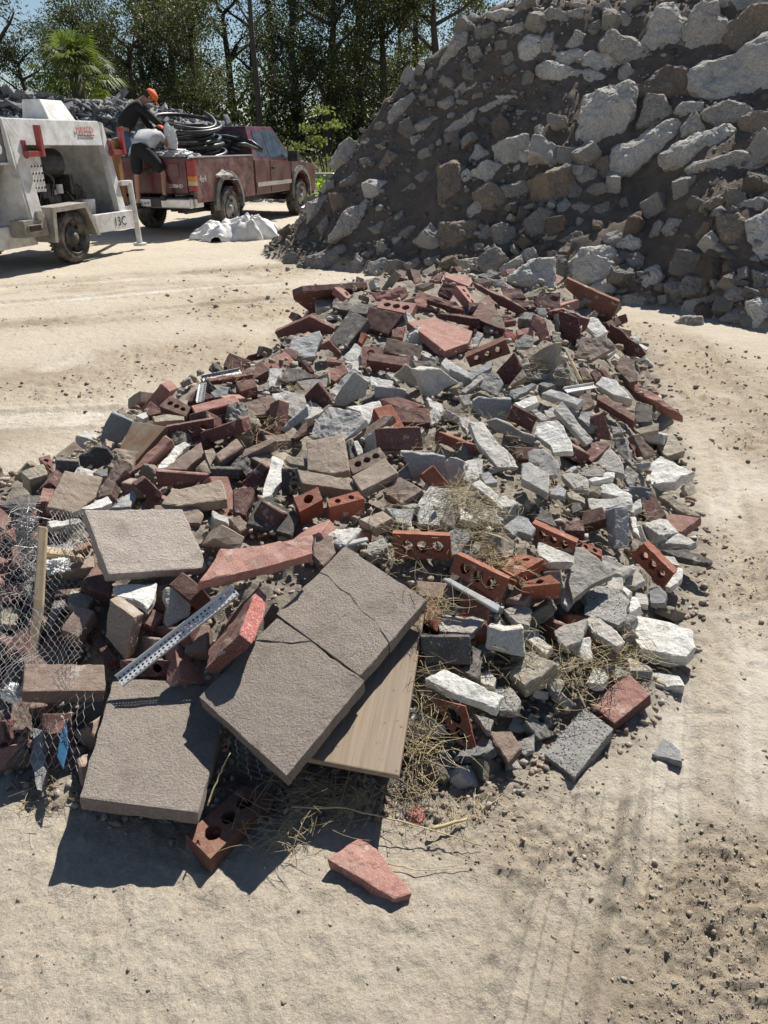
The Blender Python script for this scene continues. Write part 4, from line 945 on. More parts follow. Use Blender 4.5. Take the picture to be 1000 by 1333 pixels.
# ---------------------------------------------------------------- gravel, one mesh per surface (nobody could count it)
ico = bmesh.new(); bmesh.ops.create_icosphere(ico, subdivisions=1, radius=1.0); ICV = np.array([v.co[:] for v in ico.verts]); ICF = np.array([[v.index for v in f.verts] for f in ico.faces]); ico.free()
def gravel(name, pts, sizes, mat, label, cat, sink=.3):
    rg = np.random.RandomState(len(pts)); n = len(pts)
    V = np.repeat(ICV[None], n, 0) * (1 + rg.uniform(-.5, .35, (n, len(ICV), 1)))
    V *= np.stack([rg.uniform(.7, 1.3, n), rg.uniform(.55, 1, n), rg.uniform(.4, .8, n)], -1)[:, None, :]
    a, b = rg.uniform(0, 6.28, n), rg.normal(0, .5, n)
    x, y, z = V[..., 0].copy(), V[..., 1].copy(), V[..., 2].copy()
    y2 = y * np.cos(b)[:, None] - z * np.sin(b)[:, None]; z2 = y * np.sin(b)[:, None] + z * np.cos(b)[:, None]
    x2 = x * np.cos(a)[:, None] - y2 * np.sin(a)[:, None]; y3 = x * np.sin(a)[:, None] + y2 * np.cos(a)[:, None]
    V = np.stack([x2, y3, z2], -1) * np.asarray(sizes)[:, None, None] + np.asarray(pts)[:, None, :]
    Fc = (ICF[None] + (np.arange(n) * len(ICV))[:, None, None]).reshape(-1, 3)
    me = mk_mesh_np(name, V.reshape(-1, 3), Fc)
    at = me.attributes.new('tone', 'FLOAT', 'POINT'); at.data.foreach_set('value', np.repeat(rg.rand(n), len(ICV)).astype(np.float32))
    return link(name, me, mat, kind='stuff', label=label)
def gravel_mat(name, cols):
    m, t, b = nt(name); at = N(t, 'ShaderNodeAttribute'); at.attribute_name = 'tone'
    r = N(t, 'ShaderNodeValToRGB'); t.links.new(at.outputs['Fac'], r.inputs[0]); e = r.color_ramp.elements
    while len(e) < len(cols): e.new(.5)
    for i, c in enumerate(cols): e[i].position = i / (len(cols) - 1); e[i].color = c + (1,)
    tc = N(t, 'ShaderNodeTexCoord'); n1 = noise_(t, tc.outputs['Object'], 70, 5, .7)
    c = mix(t, ramp(t, n1, (.3, .7)), (.55,.55,.55), (1.25,1.25,1.25)); c = mix(t, 1.0, r.outputs[0], c, 'MULTIPLY'); t.links.new(c, b.inputs['Base Color']); b.inputs['Roughness'].default_value = .95
    b.inputs['Specular IOR Level'].default_value = .2; bump(t, b, n1, .006); return m
M['g1'] = gravel_mat('rubble_gravel', [(.32,.26,.19),(.42,.37,.30),(.22,.18,.14),(.48,.45,.4),(.28,.17,.13),(.38,.32,.24),(.3,.24,.18)])
M['g2'] = gravel_mat('ground_pebbles', [(.42,.34,.24),(.30,.24,.17),(.48,.41,.31),(.22,.19,.16),(.5,.46,.4)])
M['g3'] = gravel_mat('mound_gravel', [(.12,.10,.085),(.32,.3,.27),(.09,.08,.07),(.40,.38,.35),(.15,.12,.10),(.26,.24,.21)])
M['g4'] = gravel_mat('road_rubble', [(.12,.12,.12),(.3,.3,.3),(.08,.08,.08),(.4,.4,.39),(.2,.2,.2)])
M['g5'] = gravel_mat('soil_crumb', [(.34,.27,.19),(.42,.345,.25),(.27,.21,.15),(.47,.40,.31)])
rg = np.random.RandomState(5)
def scatter(n, fx, sz):
    x, y = fx(n); ph, mh, hh, rough, mm, pm, hm = pr = ground_parts(x, y); z = ground_z(x, y, pr); s = sz(len(x)); return x, y, z, s, pr
def screen(n, x0, x1, y0, y1, h):
    px = rg.uniform(x0, x1, n); py = rg.uniform(y0, y1, n); u = (px - 500) / F; v = (666.5 - py) / F
    dy = CP + v * SP; dz = -SP + v * CP; k = (h - CH) / dz; return u * k, dy * k
x, y = screen(9000, -30, 960, 360, 1090, .3); d = pdist(x, y, PILE); k = d > -.04 + .05 * rg.rand(len(d)) ** 3 * -1; x, y = x[k], y[k]
pr = ground_parts(x, y); s = rg.gamma(2.2, .0042, len(x)) * (.5 + y * .28); s = np.clip(s, .003, np.minimum(.035, .006 + .0055 * y))
gravel('rubble_gravel', np.stack([x, y, ground_z(x, y, pr) + s * .3 + rg.uniform(0, .05, len(x)) * (pdist(x, y, PILE) > .1)], -1), s, M['g1'], 'loose grit and small broken stones between the bricks', 'gravel')
x, y = screen(7500, -30, 1030, 330, 1340, 0); pr = ground_parts(x, y); keep = (pr[4] < .5) & (rg.rand(len(x)) < .25 + pr[3] * 1.2 + .3 * np.exp(-np.maximum(-pdist(x, y, PILE), 0) / .12)); x, y = x[keep], y[keep]
pr = ground_parts(x, y); s = np.clip(rg.gamma(1.4, .0012, len(x)) * (.5 + y * .55), .001, np.minimum(.03, .004 + y * .003))
gravel('ground_pebbles', np.stack([x, y, ground_z(x, y, pr) + s * .2], -1), s, M['g2'], 'pebbles and crumbs of soil scattered over the dirt yard', 'gravel')
x, y = screen(60000, -30, 1030, 300, 1340, 0); pr = ground_parts(x, y); keep = (pr[4] < .5) & (pr[5] < .6) & (rg.rand(len(x)) < pr[3] * .9); x, y = x[keep], y[keep]
pr = ground_parts(x, y); s = np.clip(rg.gamma(1.2, .0013, len(x)) * (.5 + y * .6), .0012, .004 + .005 * y)
gravel('soil_crumbs', np.stack([x, y, ground_z(x, y, pr) + s * .1], -1), s, M['g5'], 'crumbled clods of churned soil beside the tyre tracks', 'soil')
hx = rg.uniform(-2, 8, 30000); hy = rg.uniform(5.8, 13.2, 30000); pr = ground_parts(hx, hy); keep = (pr[1] > .01) & (rg.rand(len(hx)) < .25 + .8 * vnoise(hx * 1.4, hy * 1.4, 88) ** 2 + .5 * (pr[1] < .35)) & ~(((hx - 2.75) / .85) ** 2 + ((hy - 9.4) / .8) ** 2 < 1) & ~(((hx - .45) / .3) ** 2 + ((hy - 10.4) / .9) ** 2 < 1); hx, hy = hx[keep], hy[keep]; pr = ground_parts(hx, hy)
s = np.clip(rg.gamma(1.5, .013, len(hx)), .008, .11)
gravel('mound_gravel', np.stack([hx, hy, ground_z(hx, hy, pr) + s * .25], -1), s, M['g3'], 'small stones and clods strewn over the soil mound', 'gravel')
hx = rg.uniform(-18, -1, 9000); hy = rg.uniform(22, 28, 9000); pr = ground_parts(hx, hy); k = pr[2] > .05; hx, hy = hx[k], hy[k]; pr = ground_parts(hx, hy); s = np.clip(rg.gamma(1.6, .04, len(hx)), .03, .2)
gravel('heap_rubble', np.stack([hx, hy, ground_z(hx, hy, pr) + s * .2], -1), s, M['g4'], 'small broken pieces of road filling the grey heap', 'rubble')
# ---------------------------------------------------------------- vehicles, people, sheet
M['paint'] = simple('dusty_maroon_paint', (.088,.011,.019), .3, 0, .2, 3, dirt=(.30,.22,.18), dirt_amt=.35, dsc=3.5)
M['paint2'] = simple('scratched_maroon_paint', (.10,.015,.024), .42, 0, .3, 4, dirt=(.38,.29,.25), dirt_amt=.55, dsc=5)
M['flare'] = simple('grey_plastic_flare', (.055,.058,.06), .6, dirt=(.36,.33,.29), dirt_amt=.7)
M['chrome'] = simple('dull_chrome', (.55,.55,.56), .28, .9, .15, 6, dirt=(.33,.29,.25), dirt_amt=.6)
M['rubber'] = simple('tyre_rubber', (.035,.034,.033), .85, dirt=(.30,.26,.21), dirt_amt=.55, dsc=7)
M['rim'] = simple('grey_rim', (.25,.25,.25), .5, .6, dirt=(.33,.29,.24), dirt_amt=.6)
M['rimd'] = simple('dark_rim', (.045,.043,.04), .6, .3, dirt=(.3,.26,.2), dirt_amt=.6)
M['glass'] = simple('dark_glass', (.015,.02,.022), .08, 0, .1, spec=.8, dirt=(.25,.24,.22), dirt_amt=.25)
M['blackp'] = simple('black_plastic', (.02,.02,.021), .5, dirt=(.2,.18,.16), dirt_amt=.3)
M['hose'] = simple('black_rubber_hose', (.02,.02,.021), .4, dirt=(.2,.19,.18), dirt_amt=.35, dsc=9)
M['tlr'] = simple('red_lens', (.30,.012,.02), .25); M['tla'] = simple('amber_lens', (.55,.17,.02), .3); M['tlw'] = simple('clear_lens', (.45,.36,.2), .3)
M['white'] = simple('chalky_white_paint', (.72,.72,.70), .6, dirt=(.36,.32,.27), dirt_amt=.75, dsc=5, var=.12)
M['cement'] = simple('cement_crusted_steel', (.36,.33,.28), .85, dirt=(.19,.17,.145), dirt_amt=.8, dsc=6, b_d=.02, b_s=25)
M['engine'] = simple('greasy_engine', (.035,.036,.036), .55, .2, dirt=(.17,.15,.12), dirt_amt=.7, dsc=12)
M['crust'] = simple('concrete_crust', (.33,.29,.22), .9, dirt=(.2,.17,.13), dirt_amt=.8, b_d=.05, b_s=14)
M['redp'] = simple('red_painted_steel', (.33,.03,.03), .5, dirt=(.3,.2,.17), dirt_amt=.5)
M['rust'] = simple('rusty_wood', (.28,.14,.06), .8, dirt=(.12,.07,.04), dirt_amt=.6)
M['skin'] = simple('skin', (.36,.20,.14), .5, var=.1); M['hair'] = simple('dark_hair', (.02,.015,.012), .7)
M['blk'] = simple('black_cloth', (.014,.014,.016), .9, b_d=.004); M['gryc'] = simple('grey_white_tee', (.52,.52,.53), .9, dirt=(.33,.31,.3), dirt_amt=.5); M['jean'] = simple('blue_jeans', (.09,.13,.2), .9)
M['orc'] = simple('orange_cap_cloth', (.80,.15,.045), .8, var=.1); M['shoe'] = simple('dark_shoe', (.03,.03,.035), .7); M['ink'] = simple('black_lettering', (.02,.02,.02), .7); M['badge'] = simple('silver_badge', (.7,.7,.7), .3, .6)
M['redink'] = simple('faded_red_lettering', (.55,.12,.09), .7)
def poly_prism(bm, pts, y0, y1, ax='y'):
    f = {'y': lambda a, b, w: (a, w, b), 'x': lambda a, b, w: (w, a, b), 'z': lambda a, b, w: (a, b, w)}[ax]
    A = [bm.verts.new(f(a, b, y0)) for a, b in pts]; B = [bm.verts.new(f(a, b, y1)) for a, b in pts]; n = len(pts)
    bm.faces.new(A[::-1]); bm.faces.new(B)
    for i in range(n): bm.faces.new([A[i], A[(i + 1) % n], B[(i + 1) % n], B[i]])
def bx(bm, x0, x1, y0, y1, z0, z1): poly_prism(bm, [(x0, z0), (x1, z0), (x1, z1), (x0, z1)], y0, y1)
def hexa(bm, lo, hi):      # 4 lower + 4 upper corners
    v = [bm.verts.new(p) for p in lo + hi]
    for q in ((3,2,1,0),(4,5,6,7),(0,1,5,4),(1,2,6,5),(2,3,7,6),(3,0,4,7)): bm.faces.new([v[i] for i in q])
def tube(bm, pts, r, k=8, caps=True):
    rings = []
    for i, p in enumerate(pts):
        p = Vector(p); a = Vector(pts[max(0, i - 1)]); b = Vector(pts[min(len(pts) - 1, i + 1)]); d = (b - a).normalized()
        s = d.orthogonal().normalized() if i == 0 else (s_ - d * s_.dot(d)).normalized(); s_ = s; q = d.cross(s)
        rr = r[i] if isinstance(r, (list, tuple)) else r
        rings.append([bm.verts.new(p + (s * math.cos(6.2832 * j / k) + q * math.sin(6.2832 * j / k)) * rr) for j in range(k)])
    for A, B in zip(rings, rings[1:]):
        for j in range(k): bm.faces.new([A[j], A[(j + 1) % k], B[(j + 1) % k], B[j]])
    if caps and len(rings) > 1 and k > 2: bm.faces.new(rings[0][::-1]); bm.faces.new(rings[-1])
def lathe_y(bm, prof, cx, cy, cz, k=36, closed=True):
    R = [[bm.verts.new((cx + r * math.cos(6.28318 * j / k), cy + y, cz + r * math.sin(6.28318 * j / k))) for j in range(k)] for r, y in prof]
    n = len(R)
    for i in range(n if closed else n - 1):
        A, B = R[i], R[(i + 1) % n]
        for j in range(k): bm.faces.new([A[j], A[(j + 1) % k], B[(j + 1) % k], B[j]])
def part(name, mat, parent, fn, bevel=0, smooth=False):
    bm = bmesh.new(); fn(bm); bmesh.ops.recalc_face_normals(bm, faces=bm.faces)
    if bevel: bmesh.ops.bevel(bm, geom=list(bm.edges), offset=bevel, segments=2, profile=.6, affect='EDGES', clamp_overlap=True)
    me = bpy.data.meshes.new(name); bm.to_mesh(me); bm.free()
    if smooth:
        me.polygons.foreach_set('use_smooth', [True] * len(me.polygons))
    o = link(name, me, mat, parent)
    return o
def text_part(txt, size, mat, parent, loc, rot, name, ext=.002):
    cu = bpy.data.curves.new(name, 'FONT'); cu.body = txt; cu.size = size; cu.extrude = ext; cu.resolution_u = 3
    ob = bpy.data.objects.new(name + '_src', cu); COL.objects.link(ob); bpy.context.view_layer.update()
    me = bpy.data.meshes.new_from_object(ob.evaluated_get(bpy.context.evaluated_depsgraph_get())); bpy.data.objects.remove(ob); me.name = name
    o = link(name, me, mat, parent, loc); o.rotation_euler = rot; return o
def wheel(parent, x, y, z, r, w, side, rimmat, holes=8):
    """side=-1: outer face towards -y"""
    s = side
    def tyre(bm):
        pr = [(r * .62, 0), (r * .80, -.01), (r * .93, .005), (r * .985, .03), (r, .05), (r, w - .05), (r * .985, w - .03), (r * .9, w), (r * .62, w)]
        lathe_y(bm, [(a, (b if s < 0 else -b)) for a, b in pr], x, y, z, 44)
        for j in range(44):      # tread lugs
            a = 6.28318 * j / 44
            for yy in (.03, w * .55):
                c, s2 = math.cos(a + yy), math.sin(a + yy); tx, tz = -s2, c; yo = y + (yy if s < 0 else -yy)
                lo = [(x + c * r * .99 + tx * q, yo + p * (1 if s < 0 else -1), z + s2 * r * .99 + tz * q) for q, p in ((-.014, 0), (.014, 0), (.014, w * .38), (-.014, w * .38))]
                hi = [(x + c * r * 1.018 + tx * q, yo + p * (1 if s < 0 else -1), z + s2 * r * 1.018 + tz * q) for q, p in ((-.012, 0), (.012, 0), (.012, w * .38), (-.012, w * .38))]
                hexa(bm, lo, hi)
    t = part('wheel', M['rubber'], parent, tyre, smooth=False)
    def rim(bm):
        d = .03 if s < 0 else -.03
        lathe_y(bm, [(r * .62, -d * .4), (r * .58, d * .3), (r * .54, d * 1.8), (r * .42, d * 2.2), (r * .36, d * 1.2), (r * .2, d * .9), (r * .17, -d * .6), (.001, -d * .7)], x, y, z, 32, closed=False)
    part('rim', rimmat, t, rim, smooth=True)
    def hl(bm):
        for j in range(holes):
            a = 6.28318 * j / holes; cx, cz = x + math.cos(a) * r * .47, z + math.sin(a) * r * .47; yy = y + (.045 if s < 0 else -.045)
            vs = [bm.verts.new((cx + .026 * math.cos(b), yy, cz + .026 * math.sin(b))) for b in [i * .785 for i in range(8)]]; f = bm.faces.new(vs)
            bmesh.ops.extrude_face_region(bm, geom=[f])
            for v in vs: v.co.y += -.012 if s < 0 else .012
    part('rim_holes', M['hole'], t, hl)
    return t
HEAD = math.atan2(.957, .293)
TO = (-4.02, 16.15, 0)
truck = empty('pickup_truck', TO, HEAD, 'dusty maroon extended cab pickup truck seen from behind, coil of hose in its bed', 'pickup truck')
def arch(cx, r, z0, a0=180, a1=0, k=12): return [(cx + r * math.cos(R_(a0 + (a1 - a0) * i / k)), z0 + r * math.sin(R_(a0 + (a1 - a0) * i / k))) for i in range(k + 1)]
W = .97; ZB = .58
bedprof = [(-1.22, ZB), (-.53, ZB)] + arch(0, .5, .5, 172, 8) + [(.53, ZB), (1.18, ZB), (1.18, 1.34), (-1.22, 1.34)]
def f(bm):
    poly_prism(bm, bedprof, -W, -W + .09); poly_prism(bm, bedprof, W - .09, W); bx(bm, -1.2, 1.16, -W + .09, W - .09, .72, .77); bx(bm, 1.08, 1.16, -W + .09, W - .09, .77, 1.33)
part('bed', M['paint2'], truck, f, .012)
def f(bm): bx(bm, -1.23, 1.17, -W - .005, -W + .11, 1.343, 1.366); bx(bm, -1.23, 1.17, W - .11, W + .005, 1.343, 1.366)
part('bed_rail_cap', M['chrome'], truck, f)
def f(bm): bx(bm, -1.27, -1.225, -W + .16, W - .16, .74, 1.33); bx(bm, -1.285, -1.272, -W + .3, W - .3, 1.02, 1.25)
tg = part('tailgate', M['paint'], truck, f, .008)
def f(bm): bx(bm, -1.30, -1.288, -.13, .13, 1.08, 1.16)
part('tailgate_handle', M['blackp'], tg, f)
def f(bm): bx(bm, -1.285, -1.15, -W + .16, W - .16, 1.335, 1.36)
part('tailgate_cap', M['blackp'], tg, f)
text_part('2500HD', .085, M['badge'], tg, (-1.278, -.42, .84), (R_(90), 0, R_(-90)), 'badge')
for s in (-1, 1):
    y0, y1 = (-W - .004, -W + .145) if s < 0 else (W - .145, W + .004)
    def f(bm): bx(bm, -1.262, -1.18, y0, y1, 1.04, 1.30); bx(bm, -1.262, -1.18, y0, y1, .78, .87)
    tl = part('tail_light', M['tlr'], truck, f, .006)
    part('amber_lens', M['tla'], tl, lambda bm: bx(bm, -1.264, -1.18, y0 - .001, y1, .955, 1.037), .004)
    part('clear_lens', M['tlw'], tl, lambda bm: bx(bm, -1.264, -1.18, y0 - .001, y1, .873, .952), .004)
def f(bm): bx(bm, -1.5, -1.26, -.96, .96, .50, .66); bx(bm, -1.42, -1.0, -.96, -.86, .50, .66); bx(bm, -1.42, -1.0, .86, .96, .50, .66)
bp = part('rear_bumper', M['chrome'], truck, f, .02)
part('step_pad', M['blackp'], bp, lambda bm: (bx(bm, -1.49, -1.27, -.95, .95, .663, .68), bx(bm, -1.52, -1.49, -.35, .35, .52, .66), bx(bm, -1.7, -1.4, -.06, .06, .42, .5)), .004)
part('number_plate', M['white'], bp, lambda bm: bx(bm, -1.528, -1.521, -.15, .15, .53, .65))
text_part('428 6HK', .075, M['ink'], bp, (-1.5295, .13, .56), (R_(90), 0, R_(-90)), 'plate_number', .0005)
cabprof = [(1.22, ZB), (3.12, ZB)] + arch(3.65, .5, .5, 172, 150, 3) + [(3.24, 1.20), (1.22, 1.27)]
def f(bm):
    poly_prism(bm, cabprof, -W, W)
    lo = [(1.22, -W + .01, 1.26), (3.36, -W + .01, 1.20), (3.36, W - .01, 1.20), (1.22, W - .01, 1.26)]; hi = [(1.42, -.72, 1.89), (2.72, -.72, 1.90), (2.72, .72, 1.90), (1.42, .72, 1.89)]
    hexa(bm, lo, hi)
part('cab', M['paint'], truck, f, .05)
def sidepanel(bm, q, s, off=.012):
    # q: (x,z) on the leaning side of the greenhouse
    def yy(z): return (.96 - (z - 1.23) / .66 * .24 + off) * s
    v = [bm.verts.new((x, yy(z), z)) for x, z in q]; w_ = [bm.verts.new((x, yy(z) - .02 * s, z)) for x, z in q]; n = len(q)
    bm.faces.new(v); bm.faces.new(w_[::-1])
    for i in range(n): bm.faces.new([v[i], v[(i + 1) % n], w_[(i + 1) % n], w_[i]])
for s in (-1, 1):
    part('rear_side_window', M['glass'], truck, lambda bm: sidepanel(bm, [(1.48, 1.32), (1.98, 1.31), (1.98, 1.80), (1.62, 1.80)], s))
    part('window_trim', M['blackp'], truck, lambda bm: (sidepanel(bm, [(2.0, 1.28), (3.2, 1.25), (2.72, 1.83), (2.0, 1.83)], s, .006)))
    part('door_window', M['glass'], truck, lambda bm: sidepanel(bm, [(2.08, 1.31), (3.06, 1.28), (2.66, 1.79), (2.08, 1.79)], s))
    for x in (1.24, 2.0, 3.14): part('door_seam', M['hole'], truck, lambda bm: bx(bm, x - .007, x + .007, s * (W + .003) - .004, s * (W + .003) + .004, .62, 1.25))
    dr = part('door_handle', M['blackp'], truck, lambda bm: (bx(bm, 2.1, 2.26, s * (W + .02) - .015, s * (W + .02) + .015, 1.06, 1.11)), .006)
    part('rocker_trim', M['chrome'], truck, lambda bm: bx(bm, 1.3, 3.1, s * (W + .012) - .01, s * (W + .012) + .01, .74, .82), .006)
    part('side_mirror', M['blackp'], truck, lambda bm: (bx(bm, 2.88, 3.02, s * (W + .16) - .12, s * (W + .16) + .12, 1.2, 1.42), bx(bm, 2.94, 3.0, s * W - .04, s * (W + .1) + .04, 1.24, 1.3)), .02)
    for cx in (0, 3.65):
        def f(bm):
            o_ = arch(cx, .6, .5, 188, -8, 16); i_ = arch(cx, .5, .5, 190, -10, 16); y0 = s * (W - .02); y1 = s * (W + .055)
            for k in range(16):
                p = [o_[k], o_[k + 1], i_[k + 1], i_[k]]; hexa(bm, [(a, y0, b) for a, b in p], [(a, y1 - (s * .02), b) if (i < 2) else (a, y1, b) for i, (a, b) in enumerate(p)])
            bmesh.ops.remove_doubles(bm, verts=bm.verts, dist=.0005)
        part('fender_flare', M['flare'], truck, f)
        wheel(truck, cx, s * (W + .02), .4, .4, .27, s, M['rim'])
        part('wheel_well', M['hole'], truck, lambda bm: poly_prism(bm, [(cx - .49, .5)] + arch(cx, .49, .5, 175, 5, 10) + [(cx + .49, .5)], s * .55, s * .60))
text_part('4x4', .17, M['badge'], truck, (-1.1, -W - .004, .93), (R_(90), 0, 0), 'decal', .001)
text_part('4x4', .17, M['badge'], truck, (-.8, W + .004, .93), (R_(90), 0, R_(180)), 'decal', .001)
hoodprof = [(3.12, ZB), (3.13, ZB)] + arch(3.65, .5, .5, 165, 8, 10) + [(4.2, .5), (4.62, .5), (4.66, 1.0), (4.55, 1.12), (3.26, 1.22), (3.18, 1.2)]
part('front_body', M['paint'], truck, lambda bm: poly_prism(bm, hoodprof[1:], -W + .004, W - .004), .06)
part('front_bumper', M['chrome'], truck, lambda bm: bx(bm, 4.6, 4.78, -.96, .96, .42, .66), .03)
part('rear_window', M['glass'], truck, lambda bm: hexa(bm, [(1.262, -.68, 1.40), (1.29, -.68, 1.40), (1.29, .68, 1.40), (1.262, .68, 1.40)], [(1.375, -.6, 1.80), (1.40, -.6, 1.80), (1.40, .6, 1.80), (1.375, .6, 1.80)]))
part('windscreen', M['glass'], truck, lambda bm: hexa(bm, [(3.30, -.8, 1.26), (3.34, -.8, 1.26), (3.34, .8, 1.26), (3.30, .8, 1.26)], [(2.74, -.64, 1.86), (2.79, -.64, 1.86), (2.79, .64, 1.86), (2.74, .64, 1.86)]))
part('chassis', M['blackp'], truck, lambda bm: (bx(bm, -1.2, 4.5, -.45, -.35, .42, .58), bx(bm, -1.2, 4.5, .35, .45, .42, .58), tube(bm, [(0, -.85, .4), (0, .85, .4)], .06), tube(bm, [(3.65, -.85, .4), (3.65, .85, .4)], .06), bx(bm, -.15, .15, -.15, .15, .3, .52), bx(bm, 1.5, 2.6, -.35, .35, .4, .6), tube(bm, [(-1.1, -.6, .42), (1.2, -.55, .42)], .05)))
UX, UL = Vector((.293, .957, 0)), Vector((-.957, .293, 0))
def TL(x, y, z): return Vector(TO) + UX * x + UL * y + Vector((0, 0, z))
# hose coil
bm = bmesh.new(); r0 = random.Random(3)
pts = []
for k in range(11 * 36):
    a = k / 36 * 6.28318; lay = k / 36
    R0 = .60 + .06 * math.sin(lay * 2.1) - .012 * lay * (1 if lay < 9 else .3); zz = .08 + .042 * lay + (.12 * max(0, lay - 8.5) * (1 + math.sin(a + .4)) * .7) + .03 * math.sin(a * 1 + lay)
    pts.append((R0 * math.cos(a) * 1.05, R0 * math.sin(a) * .98, zz))
tube(bm, pts, .036, 8)
tube(bm, [(.5, .1, .35), (.9, -.3, .32), (1.1, -.75, .2), (1.05, -1.0, .05)], .036, 8)
me = bpy.data.meshes.new('hose_coil'); bmesh.ops.recalc_face_normals(bm, faces=bm.faces); bm.to_mesh(me); bm.free(); me.polygons.foreach_set('use_smooth', [True] * len(me.polygons))
o = link('hose_coil', me, M['hose'], None, TL(.28, -.08, 1.27), label='thick black rubber hose coiled in loops on the bed of the maroon pickup', cat='hose'); o.rotation_euler = (0, R_(-6), HEAD); o.scale = (1.04, 1.04, 1.05)
# load in the bed
M['bagw'] = simple('white_plastic_bag', (.74,.73,.70), .5, b_d=.004, b_s=25); M['bagt'] = simple('dirty_bag', (.30,.29,.26), .6, b_d=.01)
def lump(name, mat, loc, sx, sy, sz, seed, label, cat, amp=.22, group=None):
    bm = bmesh.new(); bmesh.ops.create_icosphere(bm, subdivisions=5, radius=1)
    off = Vector((seed * 5.1, seed * 2.3, 1.7 * seed))
    for v in bm.verts:
        d = noise.fractal(v.co * 1.6 + off, .7, 2, 5); rdg = 1 - abs(noise.noise(v.co * 3.1 + off)) * 2
        v.co *= 1 + amp * d + amp * .45 * rdg + amp * .10 * (1 - abs(noise.noise(v.co * 5.3 + off)) * 2); v.co.x *= sx; v.co.y *= sy; v.co.z = max(v.co.z, -.45) * sz
    me = bpy.data.meshes.new(name); bm.to_mesh(me); bm.free()
    return link(name, me, mat, None, loc, label=label, cat=cat, group=group)
lump('white_bag', M['bagw'], TL(-.95, .3, 1.42), .2, .24, .14, 1, 'crumpled white bag lying on the load at the rear of the pickup bed', 'bag')
lump('white_bag', M['bagw'], TL(-.75, -.35, 1.35), .26, .22, .12, 2, 'crumpled white bag by the right rail of the pickup bed, below the hose', 'bag')
lump('white_bag', M['bagw'], TL(-.85, -.3, 1.60), .12, .10, .26, 4, 'small white sack held upright between the two workers', 'bag')
lump('debris_load', M['bagt'], TL(-.2, 0, 1.08), .95, .8, .34, 3, 'mixed grey load filling the pickup bed under the hose', 'load')
o = part('metal_pipe', M['blackp'], None, lambda bm: tube(bm, [TL(.75, -.85, 1.55), TL(1.0, -.9, 1.56), TL(1.45, -1.06, 1.42)], .035, 8), smooth=True); o['label'] = 'bent dark pipe sticking out over the rail behind the pickup cab'; o['category'] = 'pipe'
